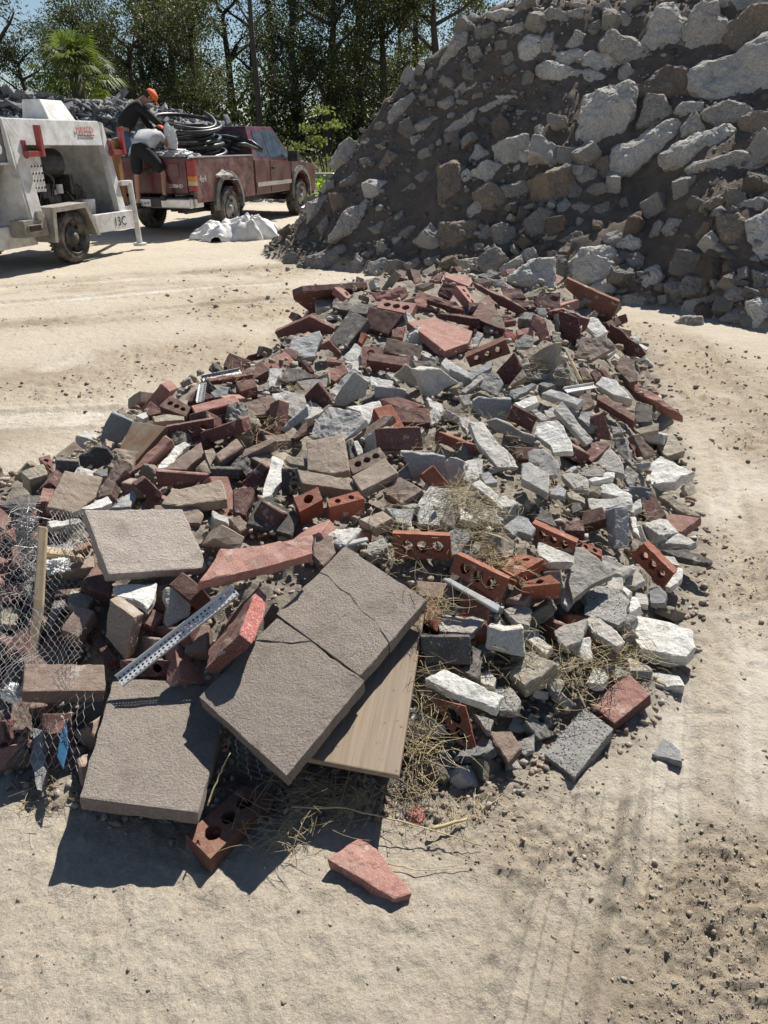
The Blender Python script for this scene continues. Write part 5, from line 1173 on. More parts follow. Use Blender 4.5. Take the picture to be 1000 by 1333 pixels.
# ---------------------------------------------------------------- people
def skinned(name, mat, parent, nodes, edges, sub=2, root=0):
    me = bpy.data.meshes.new(name); me.from_pydata([n_[0] for n_ in nodes], edges, []); ob = bpy.data.objects.new(name + '_src', me); COL.objects.link(ob)
    md = ob.modifiers.new('s', 'SKIN'); 
    for i, n_ in enumerate(nodes):
        r = n_[1]; me.skin_vertices[0].data[i].radius = (r if isinstance(r, tuple) else (r, r))
        me.skin_vertices[0].data[i].use_root = (i == root)
    md.use_smooth_shade = True; sb = ob.modifiers.new('u', 'SUBSURF'); sb.levels = sub; sb.render_levels = sub
    bpy.context.view_layer.update(); m2 = bpy.data.meshes.new_from_object(ob.evaluated_get(bpy.context.evaluated_depsgraph_get())); bpy.data.objects.remove(ob); m2.name = name
    return link(name, m2, mat, parent)
def person(loc, rz, J, label, shirt, bottom, short, bare_arms):
    """J: joints in the person's own frame (x forward)"""
    p = empty('person', loc, rz, label, 'person')
    pel, ch, nk, hd = J['pel'], J['chest'], J['neck'], J['head']
    nodes = [(pel, (.15, .12)), (ch, (.17, .13)), (nk, .058), (hd, .095)]; E = [(0, 1), (1, 2), (2, 3)]
    def add(q, r, par): nodes.append((q, r)); E.append((par, len(nodes) - 1)); return len(nodes) - 1
    face = (Vector(hd) - Vector(nk)).normalized(); add(tuple(Vector(hd) + face * .075), .07, 3)
    for s in 'LR':
        a = add(J['sh' + s], .06, 1); b_ = add(J['el' + s], .043, a); c_ = add(J['wr' + s], .028, b_); d = Vector(J['wr' + s]) - Vector(J['el' + s]); d.normalize(); sd_ = d.cross(Vector((0, 0, 1))).normalized() if abs(d.z) < .95 else Vector((0, 1, 0))
        palm = Vector(J['wr' + s]) + d * .07; c2 = add(tuple(palm), (.036, .018), c_)
        for q, L in ((-.03, .07), (-.01, .085), (.01, .08), (.03, .065)):
            k1 = add(tuple(palm + d * .03 + sd_ * q), .010, c2); k2 = add(tuple(palm + d * (.03 + L * .6) + sd_ * q * 1.1 + Vector((0, 0, -.012))), .009, k1); add(tuple(palm + d * (.03 + L * .8) + sd_ * q * 1.1 + Vector((0, 0, -.035))), .008, k2)
        k1 = add(tuple(palm - d * .02 + sd_ * (.045 if s == 'L' else -.045)), .011, c2); add(tuple(palm + d * .02 + sd_ * (.06 if s == 'L' else -.06)), .009, k1)
        a = add(J['hip' + s], .085, 0); b_ = add(J['kn' + s], .055, a); c_ = add(J['an' + s], .038, b_); f_ = Vector(J['an' + s]); add((f_.x + .12, f_.y, f_.z - .05), .035, c_)
    skinned('body', M['skin'], p, nodes, E)
    up = Vector(hd) - Vector(nk); up.normalize()
    n2 = [(tuple(Vector(pel).lerp(Vector(ch), -.12)), (.195, .155)), (tuple(Vector(pel).lerp(Vector(ch), .55)), (.21, .165)), (ch, (.22, .17)), (tuple(Vector(nk).lerp(Vector(ch), .35)), .085)]; e2 = [(0, 1), (1, 2), (2, 3)]
    for s in 'LR':
        i = len(n2); n2.append((J['sh' + s], .085)); e2.append((2, i))
        k = .5 if bare_arms else .98
        n2.append((tuple(Vector(J['sh' + s]).lerp(Vector(J['el' + s]), k)), .068)); e2.append((i, i + 1))
        if not bare_arms: n2.append((tuple(Vector(J['el' + s]).lerp(Vector(J['wr' + s]), .9)), .045)); e2.append((i + 1, i + 2))
    skinned('shirt', shirt, p, n2, e2)
    n3 = [(tuple(Vector(pel).lerp(Vector(ch), .15)), (.165, .135)), (pel, (.175, .145))]; e3 = [(0, 1)]
    for s in 'LR':
        i = len(n3); n3.append((J['hip' + s], .118)); e3.append((1, i)); kk = Vector(J['kn' + s])
        n3.append((tuple(Vector(J['hip' + s]).lerp(kk, .6)), .115)); e3.append((i, i + 1)); n3.append((tuple(kk), .10 if short else .08)); e3.append((i + 1, i + 2))
        if not short: n3.append((tuple(kk.lerp(Vector(J['an' + s]), .95)), .065)); e3.append((i + 2, i + 3))
    skinned('shorts' if short else 'trousers', bottom, p, n3, e3)
    # head: face side features, ears, hair, cap with brim
    H = Vector(hd); fw = Vector(J['look']).normalized(); rt = fw.cross(up).normalized(); tp = rt.cross(fw).normalized()
    def blob(name, mat, c, sx, sy, sz, sub=2):
        bm = bmesh.new(); bmesh.ops.create_icosphere(bm, subdivisions=sub, radius=1)
        for v in bm.verts: v.co = c + fw * v.co.x * sx + rt * v.co.y * sy + tp * v.co.z * sz
        me = bpy.data.meshes.new(name); bm.to_mesh(me); bm.free(); me.polygons.foreach_set('use_smooth', [True] * len(me.polygons)); return link(name, me, mat, p)
    blob('nose', M['skin'], H + fw * .108 - tp * .01, .02, .014, .024)
    for s in (-1, 1): blob('ear', M['skin'], H + rt * .088 * s, .018, .01, .03); blob('eye', M['hair'], H + fw * .092 + rt * .033 * s + tp * .012, .008, .012, .006)
    blob('mouth', M['hair'], H + fw * .095 - tp * .05, .006, .022, .005)
    blob('hair', M['hair'], H - fw * .03 + tp * .005, .095, .098, .09)
    def cap(bm):
        bmesh.ops.create_icosphere(bm, subdivisions=3, radius=1)
        bmesh.ops.delete(bm, geom=[v for v in bm.verts if v.co.z < -.05], context='VERTS')
        for v in bm.verts: v.co = H + tp * .03 + fw * v.co.x * .118 + rt * v.co.y * .108 + tp * v.co.z * .10
        b_ = [bm.verts.new(H + tp * .032 + fw * (.09 + .10 * math.cos(t_)) + rt * .09 * math.sin(t_)) for t_ in [-1.5 + i * .3 for i in range(11)]]
        bm.faces.new(b_)
        bmesh.ops.solidify(bm, geom=list(bm.faces), thickness=.006)
    part('cap', M['orc'], p, cap, smooth=True)
    def sh(bm, s):
        a_ = Vector(J['an' + s]); bx(bm, a_.x - .09, a_.x + .19, a_.y - .05, a_.y + .05, a_.z - .10, a_.z - .01)
    for s in 'LR': part('shoe', M['shoe'], p, lambda bm: sh(bm, s), .03, smooth=True)
    return p
J1 = dict(pel=(0, 0, .92), chest=(.22, 0, 1.24), neck=(.40, 0, 1.37), head=(.52, -.02, 1.42), look=(.55, 0, -.8), shL=(.30, .19, 1.30), shR=(.30, -.19, 1.28), elL=(.42, .22, 1.02), elR=(.52, -.26, 1.08), wrL=(.55, .18, .84), wrR=(.74, -.24, .88),
          hipL=(0, .1, .88), hipR=(0, -.1, .88), knL=(.06, .13, .48), knR=(.06, -.13, .48), anL=(0, .14, .11), anR=(0, -.14, .11))
person(TL(-.62, .84, .80), HEAD - R_(55), J1, 'person in black long sleeves and orange cap bending over the hose in the truck', M['blk'], M['jean'], False, False).scale = (1.1, 1.1, 1.1)
J2 = dict(pel=(0, 0, .94), chest=(.28, .02, 1.16), neck=(.47, -.02, 1.22), head=(.60, -.06, 1.21), look=(.6, -.1, -.75), shL=(.36, .20, 1.18), shR=(.36, -.20, 1.16), elL=(.55, .24, .98), elR=(.6, -.22, .98), wrL=(.74, .18, .86), wrR=(.80, -.12, .88),
          hipL=(0, .1, .90), hipR=(0, -.1, .90), knL=(-.02, .14, .50), knR=(.18, -.30, .56), anL=(-.05, .16, .05), anR=(.02, -.36, .19))
person(TL(-1.48, -.06, .54), HEAD, J2, 'person in pale tee, black shorts and orange cap standing on the rear bumper', M['gryc'], M['blk'], True, True)
# ---------------------------------------------------------------- pump trailer
TR0 = (-4.5, 11.3, 0)
tr = empty('pump_trailer', TR0, HEAD, 'cement crusted white concrete pump trailer with an open engine bay at the left edge', 'trailer')
wheel(tr, 0, 0, .36, .355, .2, -1, M['rimd'], 8); wheel(tr, 0, 1.75, .36, .355, .2, 1, M['rimd'], 8)
def ysl(z): return .03 + .15 * max(0, (z - .55)) / 1.3
def slabq(bm, q, th=.05, off=0):
    v = [bm.verts.new((x, ysl(z) + off, z)) for x, z in q]; w_ = [bm.verts.new((x, ysl(z) + off + th, z)) for x, z in q]; n = len(q)
    bm.faces.new(v); bm.faces.new(w_[::-1])
    for i in range(n): bm.faces.new([v[i], v[(i + 1) % n], w_[(i + 1) % n], w_[i]])
def f(bm):
    slabq(bm, [(-.74, .58), (-.52, .58), (-.50, 1.56), (-.74, 1.87)], .10); slabq(bm, [(-.735, 1.872), (-.5, 1.558), (1.18, 1.55), (1.2, 1.87)], .10); slabq(bm, [(1.2, 1.56), (1.28, 1.87), (1.38, .60), (1.20, .60)], .10)
part('side_frame', M['white'], tr, f, .006)
def f(bm):
    hexa(bm, [(-.78, .04, .5), (-.745, .04, .5), (-.745, 1.7, .5), (-.78, 1.7, .5)], [(-.78, .18, 1.87), (-.745, .18, 1.87), (-.745, 1.45, 1.87), (-.78, 1.45, 1.87)])
    hexa(bm, [(1.385, .06, .5), (1.42, .06, .5), (1.42, 1.7, .5), (1.385, 1.7, .5)], [(1.29, .19, 1.85), (1.32, .19, 1.85), (1.32, 1.45, 1.85), (1.29, 1.45, 1.85)])
    bx(bm, -.74, 1.28, .25, 1.45, 1.83, 1.88)
part('bulkhead', M['white'], tr, f, .004)
part('bay_shade_panel', M['engine'], tr, lambda bm: bx(bm, -.6, .75, 1.0, 1.06, .56, 1.5))  # added dark panel, stands in for the shade inside the open bay
part('far_wall', M['crust'], tr, lambda bm: (bx(bm, .35, 1.2, 1.3, 1.36, .55, 1.6)), .01)
def f(bm): bx(bm, .50, 1.46, -.02, .05, .36, .62); bx(bm, -1.9, 1.42, .30, .40, .40, .56); bx(bm, -1.9, 1.42, 1.3, 1.4, .40, .56); bx(bm, -1.9, -.45, .28, .48, .30, .58); tube(bm, [(1.3, .35, .48), (2.6, .85, .48)], .05); tube(bm, [(1.3, 1.35, .48), (2.6, .85, .48)], .05)
ch_ = part('chassis', M['white'], tr, f, .008)
text_part('13C', .19, M['ink'], ch_, (.93, -.024, .42), (R_(90), 0, 0), 'number', .001)
text_part('MAYCO', .11, M['redink'], tr, (.62, .150, 1.72), (R_(90 - 6.6), 0, 0), 'faded_decal', .002)
part('decal_underline', M['redink'], tr, lambda bm: bx(bm, .66, 1.02, .148, .156, 1.675, 1.69))
part('floor_pan', M['engine'], tr, lambda bm: bx(bm, -.74, 1.4, .1, 1.4, .50, .56))
def f(bm):
    P1 = [(-.5, .34), (-.43, .79), (.31, .81), (.52, .34)]; P2 = [(-.47, .34), (-.405, .765), (.295, .785), (.49, .34)]
    for k in range(3):
        q = [P1[k], P1[k + 1], P2[k + 1], P2[k]]; poly_prism(bm, q, -.05, .26)
    for k in range(3):
        a0, a1 = P1[k], P1[k + 1]; c = (0, .3); l = lambda p, t_: (p[0] + (c[0] - p[0]) * t_, p[1] + (c[1] - p[1]) * t_)
        poly_prism(bm, [a0, a1, l(a1, .14), l(a0, .14)], -.056, -.044)
part('fender', M['cement'], tr, f, .004)
part('axle_box', M['cement'], tr, lambda bm: (bx(bm, -.95, -.5, .02, .25, .44, .66), bx(bm, -.9, -.62, -.0, .02, .5, .6), tube(bm, [(0, .2, .36), (0, 1.6, .36)], .05), tube(bm, [(-.62, .0, .7), (-.62, .12, .7)], .07, 14)), .01)
part('marker_light', M['hole'], tr, lambda bm: bx(bm, -.88, -.66, -.012, -.002, .52, .59), .003)
def f(bm):
    hexa(bm, [(-1.0, .55, .62), (-1.7, .55, .62), (-1.7, 1.2, .62), (-1.0, 1.2, .62)], [(-.82, .26, 1.35), (-2.1, .26, 1.35), (-2.1, 1.5, 1.35), (-.82, 1.5, 1.35)])
part('hopper', M['cement'], tr, f, .01)
M['shade_grey'] = simple('shade_grey_steel', (.14,.15,.165), .6, dirt=(.33,.30,.26), dirt_amt=.6)  # hopper wall's shade put into the grey base colour, dirt mixed over
def f(bm):
    for (a0, a1, b0, b1) in ((-2.12, -.80, .20, .23), (-2.12, -.80, 1.5, 1.53), (-.83, -.80, .2, 1.53), (-2.12, -2.09, .2, 1.53)): bx(bm, a0, a1, b0, b1, 1.34, 1.86)
part('hopper_wall', M['shade_grey'], tr, f, .006)
part('hopper_rim', M['white'], tr, lambda bm: (bx(bm, -2.14, -.785, .185, .235, 1.862, 1.895), bx(bm, -.83, -.785, .236, 1.53, 1.862, 1.895), bx(bm, -2.13, -.79, .18, .2, 1.33, 1.36), bx(bm, -.80, -.775, .19, .24, 1.36, 1.86)), .004)
part('lifting_eye', M['white'], tr, lambda bm: lathe_y(bm, [(.07, 0), (.07, -.02), (.035, -.02), (.035, 0)], -.95, .195, 1.52, 20), smooth=False)
def f(bm):
    hexa(bm, [(.42, .42, 1.88), (1.0, .42, 1.88), (1.0, .88, 1.88), (.42, .88, 1.88)], [(.45, .55, 2.14), (.92, .55, 2.14), (.92, .85, 2.14), (.45, .85, 2.14)])
part('engine_hood', M['white'], tr, f, .008)
def eng(bm):
    r1 = random.Random(8)
    bx(bm, -.35, .45, .5, 1.1, 1.15, 1.42)
    for _ in range(34):
        x, y, z = r1.uniform(-.45, .75), r1.uniform(.32, 1.0), r1.uniform(.58, 1.1); a_, b_, c_ = r1.uniform(.04, .16), r1.uniform(.04, .14), r1.uniform(.04, .16); bx(bm, x - a_, x + a_, y - b_, y + b_, z - c_, z + c_)
    for _ in range(16):
        x, y, z = r1.uniform(-.4, .7), r1.uniform(.28, .5), r1.uniform(.65, 1.3); tube(bm, [(x, y, z), (x + r1.uniform(-.15, .15), y - .05, z - .15), (x + r1.uniform(-.2, .2), y, z - .35)], .014, 6)
part('engine', M['engine'], tr, eng, .008)
part('air_cleaner', M['blackp'], tr, lambda bm: tube(bm, [(-.42, .55, 1.32), (.5, .55, 1.32)], [.2, .2], 20), smooth=False)
part('oil_filter', M['white'], tr, lambda bm: tube(bm, [(.22, .30, .93), (.22, .30, 1.05)], .05, 14)); part('plastic_bucket', M['white'], tr, lambda bm: tube(bm, [(.78, .28, .57), (.78, .28, .82)], [.09, .11], 18)); part('battery_box', M['white'], tr, lambda bm: bx(bm, .1, .42, .25, .4, .57, .66), .01)
def f(bm):
    bx(bm, -.50, -.2, .18, .195, .98, 1.42)
cp = part('control_panel', M['white'], tr, f)
part('panel_holes', M['hole'], cp, lambda bm: [bx(bm, -.47 + .06 * i, -.45 + .06 * i, .172, .179, 1.02 + .09 * j, 1.045 + .09 * j) for i in range(5) for j in range(4)] and None)
def brk(x, flip):
    def f(bm):
        bx(bm, x - .03, x + .03, .02, .10, 1.42, 1.80); bx(bm, x - .28 * flip, x, .03, .12, 1.42, 1.49) if flip > 0 else bx(bm, x, x + .28, .03, .12, 1.42, 1.49); bx(bm, x - .03 - .22 * flip, x + .03 - .22 * flip, .12, .16, 1.40, 1.62)
    part('red_bracket', M['redp'], tr, f, .004)
brk(-.30, 1); brk(1.55, 1)
part('jack_leg', M['white'], tr, lambda bm: (tube(bm, [(1.62, .04, .10), (1.60, .06, 1.02)], .045, 12), tube(bm, [(1.62, .04, .06), (1.62, .04, .10)], .11, 12), bx(bm, 1.36, 1.66, .04, .12, .98, 1.05), bx(bm, 1.36, 1.66, .04, .12, .62, .68)), .004)
part('wooden_post', M['rust'], tr, lambda bm: bx(bm, 1.43, 1.53, .10, .2, .45, 1.62), .004)
# ---------------------------------------------------------------- white plastic sheet
c = Vector((-2.78, 14.35, 0))
n_ = 110; U_, V_ = np.meshgrid(np.linspace(-1, 1, n_), np.linspace(-1, 1, n_), indexing='ij'); rr_ = np.hypot(U_, V_ * (1 + .15 * U_)); th_ = np.arctan2(V_, U_)
edge = .82 + .16 * np.sin(th_ * 3 + 1) * .6 + .1 * np.sin(th_ * 7 + 2) + .06 * np.sin(th_ * 13)
wx, wy = U_ + .25 * fbm(U_, V_, 2.2, 2, 301), V_ + .25 * fbm(U_, V_, 2.2, 2, 302)
fold = 1 - np.abs(fbm(wx * 1.0, wy * 1.0, 2.6, 2, 303)) * 2.4; fold2 = 1 - np.abs(fbm(wx, wy, 6.0, 2, 304)) * 2.2
env = np.clip(1 - (rr_ / edge) ** 2.4, 0, 1) ** .6; two = .62 + .38 * np.exp(-((U_ - .4) / .35) ** 2) + .2 * np.exp(-((U_ + .45) / .3) ** 2)
Zs = env * two * (.26 + .20 * np.clip(fold, 0, 1) + .05 * np.clip(fold2, 0, 1)) + .008; sc_ = np.clip(edge / np.maximum(rr_, .01), 0, 1)
Xs, Ys = U_ * np.minimum(1, sc_) * 1.0, V_ * np.minimum(1, sc_) * .62; Xs = Xs + .03 * fbm(U_, V_, 5, 2, 305); Ys = Ys + .03 * fbm(U_, V_, 5, 2, 306)
ix = np.arange(n_ * n_).reshape(n_, n_); me = mk_mesh_np('plastic_sheet', np.stack([Xs, Ys, Zs], -1).reshape(-1, 3), np.stack([ix[:-1, :-1], ix[1:, :-1], ix[1:, 1:], ix[:-1, 1:]], -1).reshape(-1, 4))
me.polygons.foreach_set('use_smooth', [True] * len(me.polygons))
o = link('plastic_sheet', me, M['bagw'], None, (c.x + .05, c.y, .0), label='crumpled white plastic sheet lying low on the dirt beside the pickup', cat='plastic sheet')
lump('grey_rag', M['bagt'], (c.x + .75, c.y + .15, .05), .32, .2, .10, 15, 'flat grey rag on the dirt at the right end of the white plastic sheet', 'rag', amp=.4)
# ---------------------------------------------------------------- vegetation
def leaf_mat(name, c, c2, trans=.35):
    m, t, b = nt(name); at = N(t, 'ShaderNodeAttribute'); at.attribute_name = 'tone'
    col = mix(t, at.outputs['Fac'], c, c2); t.links.new(col, b.inputs['Base Color']); b.inputs['Roughness'].default_value = .55; b.inputs['Specular IOR Level'].default_value = .3
    tl = N(t, 'ShaderNodeBsdfTranslucent'); t.links.new(mix(t, 1.0, col, (1.3, 1.5, .7), 'MULTIPLY'), tl.inputs[0]); mx = N(t, 'ShaderNodeMixShader'); mx.inputs[0].default_value = trans
    t.links.new(b.outputs[0], mx.inputs[1]); t.links.new(tl.outputs[0], mx.inputs[2]); t.links.new(mx.outputs[0], t.nodes['Material Output'].inputs[0]); return m
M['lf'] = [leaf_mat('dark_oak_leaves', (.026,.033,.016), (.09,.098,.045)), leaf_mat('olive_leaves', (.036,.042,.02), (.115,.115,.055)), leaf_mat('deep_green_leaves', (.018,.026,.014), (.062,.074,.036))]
M['palm'] = leaf_mat('palm_leaves', (.055,.075,.02), (.16,.185,.055), .4); M['lime'] = leaf_mat('lime_leaves', (.16,.26,.03), (.33,.45,.05), .5); M['brush'] = leaf_mat('dry_brush', (.17,.15,.09), (.30,.27,.17), .3); M['yel'] = leaf_mat('yellow_green_leaves', (.12,.14,.045), (.23,.24,.09), .4)
M['bark'] = simple('bark', (.07,.058,.048), .9, b_d=.02, b_s=8)
def leafcloud(name, P, size, rg, aspect=.5, up=0.0):
    n = len(P); a = rg.normal(0, 1, (n, 3)); a /= np.linalg.norm(a, axis=1)[:, None]; b = rg.normal(0, 1, (n, 3)); b -= a * (a * b).sum(1)[:, None]; b /= np.linalg.norm(b, axis=1)[:, None]
    s = (size * rg.uniform(.6, 1.4, n))[:, None]
    V = np.stack([P - a * s, P + b * s * aspect, P + a * s, P - b * s * aspect], 1).reshape(-1, 3)
    me = mk_mesh_np(name, V, np.arange(n * 4).reshape(-1, 4)); at = me.attributes.new('tone', 'FLOAT', 'POINT')
    cl = vnoise(P[:, 0] * 1.1 + 50, P[:, 2] * 1.1 + 50, 3) * .6 + rg.rand(n) * .4
    at.data.foreach_set('value', np.repeat(cl, 4).astype(np.float32)); return me
def limbs(h, spread, rg, crown0):
    """tapered trunk with limbs; returns (bm, tip points)"""
    bm = bmesh.new(); tips = []
    th = h * .72; base = [(0, 0, -.2)]
    x = y = 0
    for i in range(1, 8): x += rg.normal(0, .05 * h / 8); y += rg.normal(0, .05 * h / 8); base.append((x, y, th * i / 7))
    r = .024 * h; tube(bm, base, [r * (1.25 - i / 8.5) for i in range(8)], 8)
    for k in range(11):
        i = rg.randint(int(7 * crown0), 8); p = Vector(base[min(i, 7)]); a = rg.uniform(0, 6.28); L = spread * rg.uniform(.5, 1.05); pts = [p]; d = Vector((math.cos(a), math.sin(a), rg.uniform(.3, 1.0))).normalized()
        for j in range(4): p = p + d * L / 4; d = (d + Vector((rg.normal(0, .18), rg.normal(0, .18), .08))).normalized(); pts.append(p)
        tube(bm, [tuple(q) for q in pts], [r * .42 * (1 - j / 5.5) for j in range(5)], 5); tips += [pts[2], pts[3], pts[4]]
        for _ in range(2):
            q0 = pts[rg.randint(2, 4)]; d2 = Vector((rg.normal(0, 1), rg.normal(0, 1), rg.uniform(0, 1))).normalized(); q1 = q0 + d2 * L * .35; tube(bm, [tuple(q0), tuple(q0.lerp(q1, .5) + Vector((0, 0, .05))), tuple(q1)], [r * .16, r * .11, r * .05], 4); tips.append(q1)
    tips.append(Vector(base[-1]) + Vector((0, 0, .15 * h)))
    return bm, tips
def tree_variant(seed, h, spread, crown0, nleaf, lsize, clump, vert=.7):
    rg = np.random.RandomState(seed); bm, tips = limbs(h, spread, rg, crown0); tm = bpy.data.meshes.new('trunk'); bm.to_mesh(tm); bm.free(); tm.polygons.foreach_set('use_smooth', [True] * len(tm.polygons))
    C = []
    for tpt in tips:
        for _ in range(2): C.append((tpt.x + rg.normal(0, clump * .6), tpt.y + rg.normal(0, clump * .6), tpt.z + rg.normal(0, clump * .5), clump * rg.uniform(.45, 1.1)))
    C = np.array(C); w_ = C[:, 3] ** 2; k = rg.choice(len(C), nleaf, p=w_ / w_.sum()); g = rg.normal(0, 1, (nleaf, 3)); g /= np.linalg.norm(g, axis=1)[:, None]; rr = rg.rand(nleaf) ** .45
    P = C[k, :3] + g * (rr * C[k, 3])[:, None] * np.array([1, 1, vert]); P[:, 2] = np.maximum(P[:, 2], .3)
    return tm, leafcloud('crown', P, lsize, rg)
TV = [tree_variant(1, 12, 3.2, .35, 13000, .08, 1.05), tree_variant(2, 14, 2.8, .35, 13000, .075, .95, 1.0), tree_variant(3, 10, 3.0, .3, 13000, .075, 1.05), tree_variant(4, 14, 2.6, .45, 5000, .075, .8), tree_variant(5, 12, 2.6, .3, 1900, .065, .55)]
tl_lab = {}
def tree(px, D, v, s, mi, rz, lab):
    u = (px - 500) / F; Y = D; X = u * (D * CP + (CH) * SP)
    e = empty('broadleaf_tree', (X, Y, -.1), rz, lab, 'tree', 'trees along the far edge of the yard'); e.scale = (s, s, s)
    t_ = link('trunk', TV[v][0], None, e); c_ = link('crown', TV[v][1], None, e)
    for o_, m_ in ((t_, M['bark']), (c_, M['lf'][mi])):
        if not o_.data.materials: o_.data.materials.append(m_)
        o_.material_slots[0].link = 'OBJECT'; o_.material_slots[0].material = m_
    return e
TREES = [(-15,40,4,1.0,1,'thinly leaved tree at the far left edge with sky showing through'),(22,43,4,1.15,0,'bare looking tree with dark forked limbs left of the palm'),(62,45,0,.62,2,'low dark tree rising behind the left of the palm'),(95,50,2,.8,0,'dark tree filling the gap straight behind the palm crown'),
 (150,44,0,.78,0,'bushy dark tree just right of the palm'),(190,42,2,.80,1,'olive tree behind the worker in black'),(232,47,0,.95,2,'dark dense tree above the coil of hose'),(268,43,2,.86,1,'spreading tree above the rear window of the pickup'),
 (306,50,4,.95,0,'sparse tree with an open crown above the pickup roof'),(340,52,4,.9,1,'sparse tree left of the straight dark trunk'),(392,46,1,.86,2,'tall dark tree above the front of the pickup'),(425,43,0,.92,0,'dense tree above the yellow green papaya'),
 (462,48,1,.9,2,'tall dark tree above the grey block in the brush'),(498,43,2,1.0,1,'olive green tree above the left shoulder of the mound'),(536,50,3,.85,1,'open tree with patches of sky above the mound shoulder'),(572,42,0,.9,1,'sunlit olive tree nearest the steep left ridge of the mound'),
 (604,47,2,.9,0,'tree whose crown ends at the blue gap beside the mound crest'),(355,57,1,1.1,2,'dark far tree behind the straight trunk'),(205,58,1,.9,2,'dark far tree behind the worker in black'),(440,60,1,.9,2,'dark far tree behind the papaya'),(515,61,1,.85,2,'dark far tree behind the mound shoulder'),(275,60,1,1.0,2,'dark far tree behind the coil of hose'),(120,60,0,.8,2,'dark far tree hidden mostly by the palm'),
 (760,52,0,1.0,0,'tree top just showing over the mound crest at centre right'),(830,50,2,1.2,2,'dark tree top showing over the mound crest behind the pointed boulder'),(900,55,0,1.1,0,'tree top showing over the crest left of the dark slab')]
for i, (px, D, v, s, mi, lab) in enumerate(TREES): tree(px, D, v, s, mi, i * 2.4, lab)
# straight dead trunk
o = part('dead_tree', M['bark'], None, lambda bm: (tube(bm, [(-5.9, 39, -.1), (-5.85, 39, 3), (-5.95, 39, 6), (-5.9, 39, 9.5)], [.16, .14, .11, .07], 10), tube(bm, [(-5.93, 39, 6.2), (-6.4, 39, 6.9), (-6.6, 39, 7.8)], [.06, .04, .02], 6), tube(bm, [(-5.86, 39, 3.2), (-5.2, 39.1, 3.9), (-4.9, 39, 4.9)], [.06, .04, .02], 6)), smooth=True)
o['label'] = 'straight dark leafless trunk standing in front of the trees above the pickup cab'; o['category'] = 'tree'
# undergrowth mass
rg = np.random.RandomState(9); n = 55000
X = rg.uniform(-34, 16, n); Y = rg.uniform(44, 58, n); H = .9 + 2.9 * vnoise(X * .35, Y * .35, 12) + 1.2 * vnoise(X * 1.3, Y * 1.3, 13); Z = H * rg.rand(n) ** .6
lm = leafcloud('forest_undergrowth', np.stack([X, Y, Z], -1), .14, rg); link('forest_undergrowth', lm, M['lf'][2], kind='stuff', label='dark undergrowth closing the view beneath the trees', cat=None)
# palm: fan fronds
pc = Vector(((115 - 500) / F * (31 * CP + .2), 31, 0)); palm = empty('palm_tree', pc, 0, 'bright yellow green fan palm behind the grey rubble heap', 'palm')
part('trunk', M['bark'], palm, lambda bm: tube(bm, [(0, 0, -.1), (.05, 0, 1.5), (0, 0, 3.8)], [.28, .25, .22], 12), smooth=True)
def fr(bm):
    r1 = random.Random(4)
    for k in range(46):
        a = r1.uniform(0, 6.28); el = r1.uniform(-.35, 1.35); L = r1.uniform(.75, 1.2); d = Vector((math.cos(a) * math.cos(el), math.sin(a) * math.cos(el), math.sin(el)))
        b0 = Vector((0, 0, 3.75)) ; hub = b0 + d * L - Vector((0, 0, .15 * L)); tube(bm, [tuple(b0), tuple(b0 + d * L * .5), tuple(hub)], [.025, .02, .015], 4)
        sd_ = d.cross(Vector((0, 0, 1))).normalized(); up_ = sd_.cross(d)
        for j in range(-9, 10):
            t_ = j * .16; dd = (d * math.cos(t_) + sd_ * math.sin(t_)).normalized(); w_ = sd_ * math.cos(t_) - d * math.sin(t_); l_ = r1.uniform(.75, 1.0) * (1 - abs(j) * .025)
            droop = Vector((0, 0, -.35 * l_)); p1 = hub + dd * l_ * .55 + up_ * .05; p2 = hub + dd * l_ + droop
            v = [bm.verts.new(q) for q in (hub, p1 + w_ * .032, p2, p1 - w_ * .032)]; bm.faces.new(v)
o = part('fronds', M['palm'], palm, fr); at = o.data.attributes.new('tone', 'FLOAT', 'POINT'); at.data.foreach_set('value', np.random.RandomState(1).rand(len(o.data.vertices)).astype(np.float32))
# skirt of dead fronds
# papaya-like plant
def spot(px, D): return Vector(((px - 500) / F * (D * CP + .72), D, 0))
pp = empty('leafy_sapling', spot(428, 27), 0, 'yellow green umbrella leaved sapling above the concrete block in the brush', 'plant')
stems = [(-.55, .0, 2.0), (-.15, .1, 2.5), (.25, 0, 2.1), (-.3, -.1, 1.65), (-1.2, 0, 1.25), (.3, .1, 1.1), (-.95, .1, 1.45)]
part('stem', M['bark'], pp, lambda bm: [tube(bm, [(0, 0, 0), (x * .5, y, z * .55), (x, y, z)], [.03, .022, .012], 5) for x, y, z in stems] and None)
rg = np.random.RandomState(21); P = np.concatenate([np.array([x, y, z]) + rg.normal(0, 1, (90, 3)) * np.array([.19, .19, .07]) for x, y, z in stems]); link('leaves', leafcloud('leaves', P, .07, rg, .5), M['yel'], pp)
